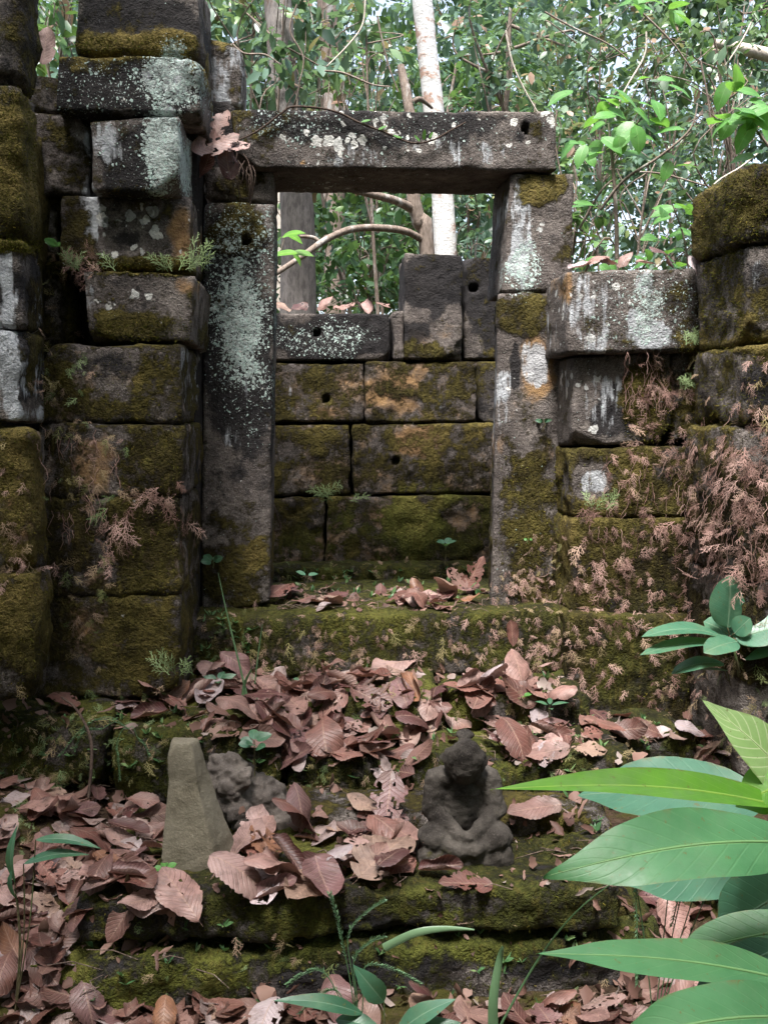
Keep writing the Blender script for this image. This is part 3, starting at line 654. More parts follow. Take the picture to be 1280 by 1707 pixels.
# ---- pedestal slab in front
PD = thing('stone_pedestal', 'long mossy moulded stone pedestal slab carrying the small statue', 'pedestal', (0.0, 2.2, 0.0))
def slab(name, px, z0, z1, **kw):
    fl, fr, br, bl = [atz(u, v, z1) for u, v in px]
    low = lambda q: Vector((q.x, q.y, z0))
    return hexa(PD, name, [[[low(fl), fl], [low(bl), bl]], [[low(fr), fr], [low(br), br]]], wall='slab', **kw)
slab('upper_tier', [(118, 1497), (1036, 1478), (975, 1330), (235, 1345)], 0.125, 0.235, rnd=0.042, rough=0.020, base={'moss': 0.6, 'dark': 0.4, 'green': 0.7}, res=(0.016, 0.02, 0.012))
slab('neck_tier', [(100, 1530), (1056, 1512), (990, 1340), (230, 1360)], 0.075, 0.132, rnd=0.01, rough=0.008, base={'moss': 0.5, 'dark': 0.7}, res=(0.018, 0.03, 0.012))
slab('lower_tier', [(38, 1610), (1098, 1562), (1010, 1360), (190, 1380)], -0.06, 0.098, rnd=0.048, rough=0.022, base={'moss': 0.62, 'dark': 0.4, 'green': 0.85}, res=(0.016, 0.03, 0.012))
BS = thing('stone_slab', 'flat grey slab edged with moss lying behind the pedestal', 'slab', (0.3, 2.75, 0.1))
def slab2(px, z0, z1, **kw):
    fl, fr, br, bl = [atz(u, v, z1) for u, v in px]
    low = lambda q: Vector((q.x, q.y, z0))
    return hexa(BS, 'stone_slab', [[[low(fl), fl], [low(bl), bl]], [[low(fr), fr], [low(br), br]]], **kw)
slab2([(390, 1350), (1016, 1366), (1000, 1318), (420, 1308)], 0.12, 0.268, rnd=0.022, rough=0.010, base={'moss': 0.48, 'dark': 0.25}, res=(0.016, 0.02, 0.014))

# ---- wedge stone
def P3(u, v, z): return atz(u, v, z)
wz = 0.215
b0, b1, b2 = atz(264, 1462, wz), atz(362, 1462, wz), atz(392, 1440, wz)
kx = lambda u, v, Y: at(u, v, Y)
b3 = Vector((b0.x + 0.02, b2.y + 0.10, wz)); 
t0, t1 = at(284, 1242, b0.y + 0.05), at(318, 1240, b0.y + 0.05)
t2 = at(331, 1232, b0.y + 0.085); t3 = at(290, 1229, b0.y + 0.10)
WD = hexa(None, 'stone_wedge', [[[b0, t0], [b3, t3]], [[b1, t1], [b2 + Vector((0.01, 0.05, 0)), t2]]], rnd=0.005, chips=0.5, rough=0.006, mat=M_WEDGE, res=(0.005, 0.006, 0.008))
tag(WD, 'smooth brown tapering stone marker standing upright on the pedestal', 'stone')

# ---- voxel-fused carved figures
def fuse(name, parts, voxel, rough, seed, smooth_it=4):
    bm = bmesh.new()
    for (c, r, rot) in parts:
        m = Matrix.Translation(c) @ (rot.to_matrix().to_4x4() if rot else Matrix.Identity(4)) @ Matrix.Diagonal((*r, 1))
        bmesh.ops.create_icosphere(bm, subdivisions=3, radius=1.0, matrix=m)
    me = bpy.data.meshes.new(name); bm.to_mesh(me); bm.free()
    o = bpy.data.objects.new(name + '_tmp', me); COL.objects.link(o)
    md = o.modifiers.new('r', 'REMESH'); md.mode = 'VOXEL'; md.voxel_size = voxel
    ms = o.modifiers.new('s', 'SMOOTH'); ms.iterations = smooth_it; ms.factor = 0.5
    dg = bpy.context.evaluated_depsgraph_get(); ev = o.evaluated_get(dg)
    me2 = bpy.data.meshes.new_from_object(ev); bpy.data.objects.remove(o); bpy.data.meshes.remove(me)
    n = len(me2.vertices); V = np.zeros(n * 3, np.float32); me2.vertices.foreach_get('co', V); V = V.reshape(-1, 3).astype(float)
    N = np.zeros(n * 3, np.float32); me2.vertices.foreach_get('normal', N); N = N.reshape(-1, 3)
    V += N * (rough * (vnoise(V, 28, seed, 3) + 0.6 * vnoise(V, 70, seed + 2, 2)))[:, None]
    me2.vertices.foreach_set('co', V.astype(np.float32).ravel())
    me2.polygons.foreach_set('use_smooth', np.ones(len(me2.polygons), bool)); me2.update(); me2.name = name
    return me2
def cap(p, q, r0, r1, n=7):
    p, q = Vector(p), Vector(q)
    return [(p.lerp(q, i / (n - 1)), [r0 + (r1 - r0) * i / (n - 1)] * 3, None) for i in range(n)]
pt = []
for s in (-1, 1):
    pt += [(Vector((s * .072, -.02, .072)), (.044, .055, .036), None)]
    pt += cap((s * .075, -.03, .066), (-s * .02, -.066, .058), .034, .024)
    pt += cap((s * .062, .03, .205), (s * .080, .015, .13), .031, .026)
    pt += cap((s * .080, .015, .13), (s * .02, -.055, .092), .025, .018)
    pt += [(Vector((s * .042, .0, .268)), (.011, .016, .032), None), (Vector((s * .05, .03, .212)), (.034, .034, .03), None)]
pt += [(Vector((0, .035, .14)), (.062, .042, .10), None), (Vector((0, -.058, .088)), (.036, .02, .014), None), (Vector((0, .02, .235)), (.03, .03, .04), None)]
hq = Quaternion((1, 0, 0), math.radians(22))
pt += [(Vector((0, -.016, .270)), (.048, .044, .064), hq), (Vector((0, -.032, .252)), (.038, .026, .042), hq), (Vector((0, .006, .331)), (.021, .021, .010), None)]
for ix in range(-4, 5):
    for iy in range(-2, 3): pt += [(Vector((ix * .0235, iy * .024 - .004, .026)), (.022, .022, .036), None)]
sp = atz(776, 1432, 0.236)
ST_ = obj('seated_statue', fuse('seated_statue', pt, 0.004, 0.0058, 5, 2), M_STATUE, None, (sp.x, sp.y + 0.03, 0.222))
ST_.scale = (1.0, 1.0, 0.94); ST_.rotation_euler = (0, 0, math.radians(-2))
tag(ST_, 'small worn grey stone statue of a cross legged figure on the pedestal', 'statue')
sp2 = atz(425, 1378, 0.225)
q2 = [(Vector((-.06, .03, .10)), (.075, .06, .12), None), (Vector((.0, .04, .06)), (.11, .06, .09), None), (Vector((.07, .03, .03)), (.10, .06, .055), None),
      (Vector((-.05, -.02, .13)), (.03, .035, .035), None), (Vector((-.03, -.035, .085)), (.035, .03, .032), None), (Vector((.01, -.045, .05)), (.055, .028, .03), None),
      (Vector((-.10, .02, .06)), (.06, .05, .07), None), (Vector((-.02, -.02, .165)), (.03, .03, .03), None), (Vector((.14, .03, .015)), (.09, .05, .03), None)]
CV = obj('broken_carving', fuse('broken_carving', q2, 0.005, 0.016, 9, 1), M_CARVE, None, (sp2.x - 0.01, sp2.y, 0.20))
tag(CV, 'broken lump of grey carved stone behind the brown stone marker', 'stone')

for o in (ST_, CV):
    V = np.zeros(len(o.data.vertices) * 3, np.float32); o.data.vertices.foreach_get('co', V)
    mw = Matrix.LocRotScale(o.location, o.rotation_euler, o.scale)
    V = np.array([mw @ Vector(v) for v in V.reshape(-1, 3)])
    tri_q = np.array([list(p.vertices) if len(p.vertices) == 4 else list(p.vertices) + [p.vertices[-1]] for p in o.data.polygons], np.int32)
    SOLIDS.append((V, tri_q))

# ------------------------------------------------------------------ ray casting against what is built so far
def make_bvh():
    Vs = []; Fs = []; n = 0
    for V, Q in SOLIDS:
        Vs.append(V); Fs.append(Q + n); n += len(V)
    return BVHTree.FromPolygons([tuple(v) for v in np.concatenate(Vs)], [tuple(f) for f in np.concatenate(Fs)], all_triangles=False)
BVH = make_bvh()
def hit(u, v):
    d = ray(u, v).normalized(); r = BVH.ray_cast(CAM, d)
    if r[0] is None: return None, None
    n = r[1]
    return r[0], (n if n.dot(d) < 0 else -n)

# ------------------------------------------------------------------ leaves
def leaf_shape(L, W, nu=14, nv=8, prof='ov', curl=0.0, cup=0.0, wave=0.0, corr=0.0, tw=0.0, ragged=0.0, fold=0.0, seed=0, pet=0.0):
    """leaf in XY: base at 0, tip along +X; returns V, Q, lt, lv"""
    t = np.linspace(0, 1, nu + 1); v = np.linspace(-1, 1, nv + 1)
    T, Vv = np.meshgrid(t, v, indexing='ij')
    tipc = 1 - 0.5 * sstep(0.88, 1.0, T)
    if prof == 'ov': pr = np.clip(np.sin(np.pi * T ** 0.9), 0, 1) ** 0.56 * tipc
    elif prof == 'obov': pr = np.clip(np.sin(np.pi * T ** 1.25), 0, 1) ** 0.58 * tipc
    elif prof == 'lance': pr = np.sin(np.pi * T ** 0.75) ** 0.95
    elif prof == 'grass': pr = np.clip(1.05 - T, 0.02, 1) ** 0.6 * np.clip(T * 8 + 0.4, 0, 1)
    else: pr = np.clip(np.sin(np.pi * np.clip(T, 0, 1) ** 0.8), 0, 1) ** 0.6 * (1 - 0.55 * sstep(0.72, 1.0, T))   # drip tip
    if ragged: pr = pr * (1 - ragged * np.clip(vnoise(np.stack([T * 7, np.sign(Vv) * 3, 0 * T + seed], -1), 1.6, seed, 2), 0, 1) * np.abs(Vv))
    y = Vv * pr * W / 2
    x = T * L
    if abs(cup) > 1e-3:
        Rc = W / 2 / cup; an = y / Rc; y, z = Rc * np.sin(an), Rc * (1 - np.cos(an)) + fold * np.abs(y)
    else: z = fold * np.abs(y)
    z = z + wave * np.sin(T * 9 + seed) * np.abs(Vv) ** 2 * pr * W + 0.6 * wave * np.sin(T * 5.3 + 2 * seed) * Vv * W
    z = z + corr * np.sin((T * 11 - np.abs(Vv) * 2.6) * 2 * np.pi) * np.clip(np.abs(Vv) * 3, 0, 1) * pr * W
    if tw: a = tw * (T - 0.3); y, z = y * np.cos(a) - z * np.sin(a), y * np.sin(a) + z * np.cos(a)
    if abs(curl) > 1e-4:                                      # bend along the length
        R = L / curl; a = x / R
        x, z = (R - z) * np.sin(a), R - (R - z) * np.cos(a)
    V = np.stack([x, y, z], -1).reshape(-1, 3)
    i = (np.arange(nu)[:, None] * (nv + 1) + np.arange(nv)[None, :]).ravel()
    Q = np.stack([i, i + nv + 1, i + nv + 2, i + 1], -1)
    lt, lv = T.ravel(), Vv.ravel()
    if pet:
        pv, pq = tube([(-pet, 0, 0.01 * L), (-pet * 0.5, 0, 0.002), (0.08 * L, 0, 0)], [0.0018, 0.0016, 0.001], 4)
        Q = np.concatenate([Q, pq + len(V)]); V = np.concatenate([V, pv])
        lt = np.concatenate([lt, np.zeros(len(pv))]); lv = np.concatenate([lv, np.zeros(len(pv))])
    return V, Q, lt, lv

DEAD = []; FORM = {}
LCOL = [('red brown', (0.205, 0.092, 0.072)), ('pinkish brown', (0.29, 0.165, 0.14)), ('dark maroon', (0.085, 0.030, 0.029)), ('pale pink', (0.36, 0.23, 0.205)),
        ('chestnut', (0.135, 0.055, 0.043)), ('tan', (0.34, 0.225, 0.17)), ('greyish lilac', (0.44, 0.36, 0.37)), ('purplish brown', (0.165, 0.085, 0.083)), ('orange brown', (0.23, 0.105, 0.056))]
LWT = [4, 6, 5, 4, 5, 3, 2, 6, 2]
def leaf_look(o, size=None, place='', col=None):
    nm, c = col or random.choices(LCOL, LWT)[0]
    k = random.uniform(0.7, 1.15); o.color = (c[0] * k, c[1] * k, c[2] * k, 1)
    sz = '' if size is None else ('large ' if size > 0.158 else 'small ' if size < 0.125 else '')
    return f'{sz}{FORM.get(o.data.name, "curled")} {nm} dead leaf {place}'
rr = random.Random(11)
for k in range(30):
    kind_word = ['flat', 'cupped', 'rolled', 'torn', 'arched', 'twisted'][k % 6]
    cu = {'flat': rr.uniform(-.3, .3), 'cupped': rr.uniform(0, .6), 'rolled': rr.uniform(-.3, .5), 'torn': rr.uniform(-.7, .7), 'arched': rr.uniform(-1.5, -.8), 'twisted': rr.uniform(-.6, .9)}[kind_word]
    cp = {'flat': rr.uniform(-.12, .15), 'cupped': rr.uniform(.6, 1.2), 'rolled': rr.uniform(1.7, 2.6), 'torn': rr.uniform(-.5, .7), 'arched': rr.uniform(-.9, -.2), 'twisted': rr.uniform(-.4, .8)}[kind_word]
    V, Q, lt, lv = leaf_shape(1.0, rr.uniform(0.5, 0.66), 40, 12, rr.choice(['ov', 'ov', 'obov']), curl=cu, cup=cp, wave=rr.uniform(0.03, 0.10), corr=rr.uniform(0.008, 0.016),
                              tw=rr.uniform(-1.4, 1.4) if kind_word == 'twisted' else rr.uniform(-.5, .5), ragged=0.95 if kind_word == 'torn' else rr.choice([0.05, 0.15, 0.4]), seed=k, pet=rr.choice([0, 0.12, 0.2]))
    V = V - np.array([0.5, 0, 0]); V[:, 2] -= np.percentile(V[:, 2], 12)
    if kind_word in ('torn', 'twisted', 'flat'):               # eaten and torn margins
        fc = np.stack([lt[Q].mean(1) * 9, lv[Q].mean(1) * 3.2, np.full(len(Q), k * 7.7)], -1)
        Q = Q[(vnoise(fc, 0.8, k, 2) + 0.25 * np.abs(lv[Q].mean(1))) < {'torn': 0.42, 'twisted': 0.62, 'flat': 0.72}[kind_word]]
    V[:, :] += 0.02 * np.stack([vnoise(V, 4, k + j, 2) for j in range(3)], -1)
    me = mesh_np('fallen_leaf', V, Q, {'lt': lt, 'lv': lv}); me.materials.append(M_DEAD); DEAD.append(me)
    FORM[me.name] = kind_word

def on_figure(p):
    return any(abs(p.x - c[0]) < c[2] and abs(p.y - c[1]) < c[3] for c in ((sp.x, sp.y + .03, .13, .11), ((b0.x + b2.x) / 2, b0.y + .05, .10, .10), (sp2.x, sp2.y + .03, .13, .09)))
LEAFN = [0]
def put_leaf(u, v, size, label, group, me=None, lift=0.0, tilt=25, spin=None, need=0.3, n=None):
    p, nn = hit(u, v)
    if p is None or nn.z < need or on_figure(p): return None
    nn = (nn + Vector((0, 0, 0.6))).normalized() if n is None else Vector(n).normalized()
    ax = Vector((random.gauss(0, 1), random.gauss(0, 1), random.gauss(0, 0.2))).normalized()
    nn = Quaternion(ax, math.radians(abs(random.gauss(0, tilt)))) @ nn
    q = nn.to_track_quat('Z', 'Y') @ Quaternion((0, 0, 1), random.uniform(0, 6.283) if spin is None else math.radians(spin))
    o = bpy.data.objects.new('fallen_leaf', me or random.choice(DEAD)); COL.objects.link(o)
    o.rotation_euler = q.to_euler(); o.scale = (size,) * 3
    o.location = p + Vector((0, 0, 1)) * (lift + size * 0.04)
    ll = leaf_look(o, size, label, None) if group else (leaf_look(o), label)[1]
    tag(o, ll, 'leaf', group); LEAFN[0] += 1
    return o
def poly_pts(x0, y0, x1, y1): return random.uniform(x0, x1), random.uniform(y0, y1)
def scatter(n, regs, size, label, group, lift=(0, 0.02), tilt=13):
    k = 0; tries = 0
    while k < n and tries < n * 8:
        tries += 1
        r = random.choice(regs); u, v = poly_pts(*r)
        x0, x1 = min(q[0] for q in regs), max(q[2] for q in regs); third = (u - x0) / (x1 - x0)
        if put_leaf(u, v, random.uniform(*size), label + (' toward the left' if third < .36 else ' toward the right' if third > .64 else ' in the middle'), group, lift=random.uniform(*lift) * (tries / n / 2 + 0.4), tilt=tilt): k += 1

scatter(20, [(455, 985, 800, 1016), (460, 990, 560, 1018), (700, 985, 800, 1015)], (0.10, 0.17), 'on the threshold inside the doorway', 'dead leaves on the doorway threshold', (0, 0.03))
scatter(100, [(330, 1110, 900, 1165), (440, 1150, 900, 1230), (480, 1200, 740, 1300), (820, 1120, 930, 1260), (380, 1120, 560, 1220)], (0.115, 0.185), 'on the steps below the doorway', 'dead leaves drifted on the steps', (0, 0.022))
scatter(15, [(80, 1150, 420, 1200)], (0.10, 0.16), 'on the ledge under the left wall', 'dead leaves on the left ledge', (0, 0.02))
scatter(46, [(60, 1280, 260, 1420), (0, 1330, 240, 1540), (0, 1500, 80, 1700), (0, 1400, 150, 1560)], (0.08, 0.14), 'on the ground left of the pedestal', 'dead leaves left of the pedestal', (0, 0.05))
scatter(46, [(400, 1350, 700, 1470), (160, 1400, 300, 1500), (390, 1350, 690, 1440), (370, 1440, 560, 1500), (560, 1380, 720, 1470)], (0.10, 0.165), 'on top of the stone pedestal', 'dead leaves on the pedestal top', (0, 0.05))
scatter(20, [(1060, 1350, 1280, 1560), (1090, 1470, 1280, 1700), (1040, 1330, 1240, 1400)], (0.09, 0.15), 'under the broad leaved plant', 'dead leaves under the broad leaved plant', (0, 0.03))
scatter(24, [(60, 1678, 1060, 1712), (100, 1690, 560, 1720), (500, 1690, 1060, 1720)], (0.09, 0.125), 'along the foot of the pedestal front', 'dead leaves at the pedestal foot', (0, 0.03))
scatter(12, [(930, 1195, 1230, 1240), (900, 1240, 1200, 1300)], (0.10, 0.17), 'on the stones below the right wall', 'dead leaves below the right wall', (0, 0.02))
CN = dict(LCOL)
for (u, v, s_, lab, mi, cn) in [
    (660, 1118, 0.20, 'largest flat pale pink leaf on the step below the threshold', 0, 'pale pink'), (800, 1165, 0.19, 'flat red brown leaf leaning on the steps above the statue', 6, 'red brown'),
    (425, 1400, 0.16, 'oval pink leaf propped beside the brown stone marker', 24, 'pale pink'), (890, 1365, 0.15, 'flat pink dead leaf on the pedestal right of the statue', 12, 'pinkish brown'),
    (640, 1450, 0.21, 'broad torn tan leaf on the pedestal left of the statue', 9, 'tan'), (775, 1492, 0.13, 'torn chestnut leaf lying alone before the statue', 3, 'chestnut'),
    (735, 1462, 0.11, 'rolled narrow maroon leaf at the foot of the statue', 8, 'dark maroon'), (300, 1510, 0.16, 'flat pinkish leaf on the pedestal edge before the stone marker', 18, 'pinkish brown')]:
    o = put_leaf(u, v, s_, lab, None, DEAD[mi], 0.02, 9, need=-1, n=(0, -0.45, 1))
    if o: leaf_look(o, col=(cn, CN[cn]))

# the further whole leaves of the drift, underneath, as one mass
und = Acc(); r_ = random.Random(5)
US = [leaf_shape(1, r_.uniform(.48, .66), 14, 6, r_.choice(['ov', 'obov']), curl=r_.uniform(-.9, .9), cup=r_.uniform(-.8, 1.4), wave=.08, tw=r_.uniform(-.8, .8), ragged=r_.choice([.1, .5, .9]), seed=i + 60) for i in range(14)]
def under(n, reg, size):
    for _ in range(n):
        u, v = poly_pts(*reg); p, nn = hit(u, v)
        if p is None or nn.z < 0.3 or on_figure(p): continue
        V, Q, lt, lv = random.choice(US); s_ = random.uniform(*size)
        q = (nn + Vector((random.gauss(0, .28), random.gauss(0, .28), .6))).normalized().to_track_quat('Z', 'Y') @ Quaternion((0, 0, 1), random.uniform(0, 6.28))
        und.add(((V - np.array([.5, 0, 0])) * s_) @ np.array(q.to_matrix()).T + np.array(p) + [0, 0, .008], Q, rnd=random.random(), lt=lt, lv=lv)
under(80, (330, 1115, 930, 1240), (.08, .15)); under(40, (460, 1230, 740, 1310), (.08, .14)); under(70, (0, 1290, 250, 1540), (.08, .14)); under(50, (0, 1520, 110, 1710), (.08, .12)); under(50, (60, 1685, 1070, 1715), (.08, .12)); under(50, (1050, 1340, 1280, 1700), (.08, .13)); under(30, (390, 1350, 700, 1460), (.07, .13)); under(16, (930, 1195, 1230, 1280), (.07, .12)); under(14, (460, 985, 800, 1015), (.07, .11))
tag(obj('dead_leaf_drift', und.mesh('dead_leaf_drift'), mat_dead_leaf('drift_leaf', [(0, (.09, .035, .03)), (.25, (.17, .08, .065)), (.45, (.26, .15, .125)), (.65, (.13, .065, .05)), (.8, (.33, .22, .18)), (1, (.38, .31, .31))])), 'lower layer of brown dead leaves drifted beneath the others', 'leaf litter', kind='stuff')
# crumbled litter under the whole leaves
lit = Acc()
sv = []
for i in range(12):
    r_ = random.Random(i); V, Q, lt, lv = leaf_shape(1, r_.choice([0.25, 0.5, 0.8]), 5, 3, 'ov', curl=r_.uniform(-1.5, 1.5), cup=r_.uniform(-1, 1), ragged=0.9, seed=i)
    V = V + 0.16 * np.stack([vnoise(V, 3.1, i + 50 * j, 2) for j in range(3)], -1) * np.array([1, 1, .5]); sv.append((V, Q, lt, lv))
def litter(n, reg, size):
    for _ in range(n):
        u, v = poly_pts(*reg); p, nn = hit(u, v)
        if p is None or nn.z < 0.25 or on_figure(p): continue
        V, Q, lt, lv = random.choice(sv)
        q = (nn + Vector((random.gauss(0, .5), random.gauss(0, .5), 0))).normalized().to_track_quat('Z', 'Y') @ Quaternion((0, 0, 1), random.uniform(0, 6.28))
        R = np.array(q.to_matrix()); s = random.uniform(*size)
        lit.add((V * s) @ R.T + np.array(p) + [0, 0, 0.006], Q, rnd=random.random())
litter(160, (455, 980, 810, 1020), (0.012, 0.04)); litter(800, (300, 1110, 940, 1320), (0.012, 0.055)); litter(420, (0, 1150, 300, 1600), (0.012, 0.06))
litter(260, (150, 1340, 930, 1500), (0.01, 0.035)); litter(380, (930, 1190, 1280, 1707), (0.015, 0.06)); litter(300, (0, 1640, 1280, 1720), (0.015, 0.06)); litter(90, (0, 1500, 1060, 1660), (0.008, 0.02))
M_LIT = mat_foliage('leaf_crumbs', [(0, (0.06, 0.03, 0.024)), (0.4, (0.15, 0.08, 0.062)), (0.7, (0.24, 0.145, 0.115)), (0.9, (0.10, 0.05, 0.04)), (1, (0.33, 0.27, 0.24))], 0.1, 0.6, 0.3)
tag(obj('leaf_litter', lit.mesh('leaf_litter'), M_LIT), 'crumbled bits of brown dead leaves over steps and ground', 'leaf litter', kind='stuff')

M_CRUMB = mat_bark('dry_stalk', (0.10, 0.07, 0.055), (0.22, 0.16, 0.13), (0.30, 0.26, 0.23), 30, 0.6)
sk = Acc()
for _ in range(260):
    u, v = random.choice([poly_pts(300, 1110, 940, 1320), poly_pts(0, 1150, 300, 1700), poly_pts(60, 1400, 1060, 1700), poly_pts(930, 1190, 1280, 1707), poly_pts(455, 985, 810, 1020)]); p, nn = hit(u, v)
    if p is None or nn.z < 0.3 or on_figure(p): continue
    a_ = random.uniform(0, 6.28); l_ = random.uniform(0.03, 0.12); d = Vector((math.cos(a_), math.sin(a_), random.gauss(0, .15))) * l_
    V, Q = tube([p + Vector((0, 0, .006)), p + d * .5 + Vector((random.gauss(0, .01), 0, .012 + random.random() * .01)), p + d + Vector((0, 0, .006))], [.0012, .0014, .0008], 4); sk.add(V, Q)
tag(obj('leaf_stalks', sk.mesh('leaf_stalks'), M_CRUMB), 'thin dry stalks and twiglets strewn through the leaf litter', 'leaf litter', kind='stuff')
gw = Acc()
for _ in range(230):
    u, v = random.choice([poly_pts(300, 1110, 940, 1320), poly_pts(0, 1180, 330, 1320), poly_pts(60, 1540, 1060, 1690), poly_pts(930, 1190, 1280, 1420), poly_pts(460, 950, 810, 1000), poly_pts(330, 1020, 420, 1120)]); p, nn = hit(u, v)
    if p is None or on_figure(p): continue
    for k in range(random.randint(3, 7)):
        d = (nn * 0.7 + Vector((random.gauss(0, .7), random.gauss(0, .7), 0.5))).normalized(); l_ = random.uniform(.012, .035)
        V, Q, lt, lv = leaf_shape(l_, l_ * random.choice([.2, .45]), 3, 2, 'lance', fold=0.3)
        up = Vector((random.gauss(0, .4), -.5, 1)); up = (up - d * up.dot(d)).normalized()
        gw.add(V @ np.array([d, up.cross(d), up]) + np.array(p), Q, rnd=random.random())
tag(obj('tiny_weeds', gw.mesh('tiny_weeds'), mat_foliage('tiny_weed_leaf', [(0, (0.05, 0.13, 0.05)), (.6, (0.10, 0.21, 0.08)), (1, (0.24, 0.34, 0.14))], .3, .45)), 'tiny green weeds sprouting through moss and litter', 'weeds', kind='stuff')

# ------------------------------------------------------------------ spikemoss
def frond(seed, L=1.0):
    r = random.Random(seed); V = []; Q = []
    def strip(p, a, l, w, bend, lev):
        n = 4 if lev == 0 else 2; pts = [np.array(p)]; ang = a
        for i in range(n):
            ang += bend / n; pts.append(pts[-1] + np.array([math.cos(ang), math.sin(ang), 0]) * l / n)
        b = len(V)
        for i, q in enumerate(pts):
            ww = w * (1 - 0.75 * i / n); s = np.array([-math.sin(a + bend * i / n), math.cos(a + bend * i / n), 0]) * ww
            V.append(q - s); V.append(q + s)
        for i in range(n): Q.append((b + 2 * i, b + 2 * i + 2, b + 2 * i + 3, b + 2 * i + 1))
        if lev < 2:
            m = r.randint(7, 10) if lev == 0 else r.randint(4, 6)
            for i in range(m):
                f = (i + 0.8) / (m + 0.6); k = min(int(f * n), n - 1); q = pts[k] + (pts[k + 1] - pts[k]) * (f * n - k)
                s = 1 if i % 2 else -1
                strip(q, a + bend * f + s * r.uniform(0.6, 1.0), l * (0.52 if lev == 0 else 0.5) * (1.05 - 0.6 * f) * r.uniform(0.7, 1.2), w * 0.8, s * r.uniform(-0.5, 0.2), lev + 1)
    strip((0, 0, 0), 0, 1.0, 0.018, r.uniform(-0.5, 0.5), 0)
    V = np.array(V); V[:, 2] = -0.28 * V[:, 0] ** 2 * r.uniform(0.3, 1.6) + 0.10 * vnoise(V, 3, seed, 2) - 0.25 * V[:, 1] ** 2
    return V, np.array(Q)
FR = [frond(s) for s in range(10)]
def fronds(acc, n, reg, size, tint, droop=0.9, out=0.5, mask=None, clump=0.5):
    centers = [poly_pts(*reg) for _ in range(max(3, int(n / 9)))]
    for _ in range(n):
        if random.random() < clump:
            c = random.choice(centers); u, v = c[0] + random.gauss(0, 14), c[1] + random.gauss(0, 11)
        else: u, v = poly_pts(*reg)
        if not (reg[0] - 20 <= u <= reg[2] + 20 and reg[1] - 20 <= v <= reg[3] + 20): continue
        p, nn = hit(u, v)
        if p is None or p.y > 5.2 or on_figure(p): continue
        V, Q = random.choice(FR)
        ax = nn * out * random.uniform(0.5, 1.3) + Vector((random.gauss(0, .55), random.gauss(0, .2), -droop * random.uniform(0.3, 1.2) + random.gauss(0, .35)))
        if nn.z > 0.6: ax = Vector((random.gauss(0, 1), random.gauss(0, 1), random.uniform(0.1, 0.9)))
        ax.normalize()
        up = (nn + Vector((random.gauss(0, .35), random.gauss(0, .35), random.gauss(0, .35)))); up = (up - ax * up.dot(ax)).normalized()
        sd_ = up.cross(ax)
        R = np.array([ax, sd_, up]); s = random.uniform(*size) * random.choice([.55, .75, .75, 1.0])
        acc.add((V * s) @ R + np.array(p) - np.array(nn) * 0.003, Q, rnd=min(1, max(0, random.uniform(*tint))))
def fern_obj(label, jobs):
    a = Acc()
    for j in jobs: fronds(a, int(j[0] * 0.95), *j[1:4], **(j[4] if len(j) > 4 else {}))
    o = obj('dry_spikemoss', a.mesh('dry_spikemoss'), M_FERN); tag(o, label, 'spikemoss', kind='stuff'); return o
PK = (0.0, 0.55)
fern_obj('pink brown dry spikemoss hanging over the right wall blocks', [
    (130, (955, 1030, 1170, 1190), (0.035, 0.075), (0, .7)), (130, (955, 845, 1160, 1000), (0.04, 0.085), PK), (90, (1000, 735, 1160, 850), (0.035, 0.08), PK),
    (400, (1150, 700, 1290, 975), (0.04, 0.08), (0.0, 0.5)), (70, (1040, 585, 1125, 720), (0.04, 0.08), PK), (36, (925, 860, 955, 1180), (0.03, 0.06), (0.2, 0.7)), (60, (1120, 580, 1290, 700), (0.03, 0.07), (0.2, 0.8)),
    (60, (960, 1010, 1160, 1030), (0.04, 0.08), PK), (70, (1160, 980, 1280, 1200), (0.04, 0.07), (0.3, 0.9))])
fern_obj('tan and green dry spikemoss growing on the threshold face and jamb foot', [
    (330, (385, 1022, 940, 1120), (0.03, 0.065), (0.2, 0.75)), (110, (830, 955, 925, 1025), (0.03, 0.06), (0.2, 0.7)), (120, (460, 940, 810, 985), (0.025, 0.055), (0.4, 0.95)), (60, (330, 1010, 420, 1110), (0.03, 0.06), (0.5, 1.0)), (60, (880, 880, 940, 1000), (0.03, 0.05), (0.3, 0.8))])
fern_obj('sparse dry spikemoss on the lower blocks of the left wall', [
    (60, (70, 710, 200, 960), (0.035, 0.07), (0.3, 0.9)), (24, (180, 835, 310, 900), (0.05, 0.085), PK, dict(clump=0.8)), (30, (230, 820, 310, 840), (0.05, 0.08), PK), (60, (60, 560, 160, 720), (0.03, 0.06), (0.4, 1.0)), (26, (120, 425, 170, 460), (0.05, 0.09), PK, dict(droop=-0.3)), (36, (0, 730, 70, 1000), (0.035, 0.07), (0.25, 0.7)), (36, (65, 960, 200, 1130), (0.03, 0.055), (0.4, 0.9)), (40, (60, 420, 130, 570), (0.03, 0.05), (0.4, 0.8))])
fern_obj('low green and tan spikemoss on the steps and ledges', [
    (230, (300, 1140, 940, 1320), (0.03, 0.06), (0.45, 1.0)), (170, (20, 1140, 330, 1300), (0.03, 0.06), (0.55, 1.0)), (120, (0, 1180, 100, 1420), (0.03, 0.07), (0.55, 1.0)), (130, (930, 1190, 1280, 1300), (0.03, 0.06), (0.4, 0.9)), (70, (60, 1520, 1050, 1680), (0.02, 0.045), (0.5, 1.0)), (40, (440, 1270, 560, 1320), (0.03, 0.05), (0.7, 1.0))])

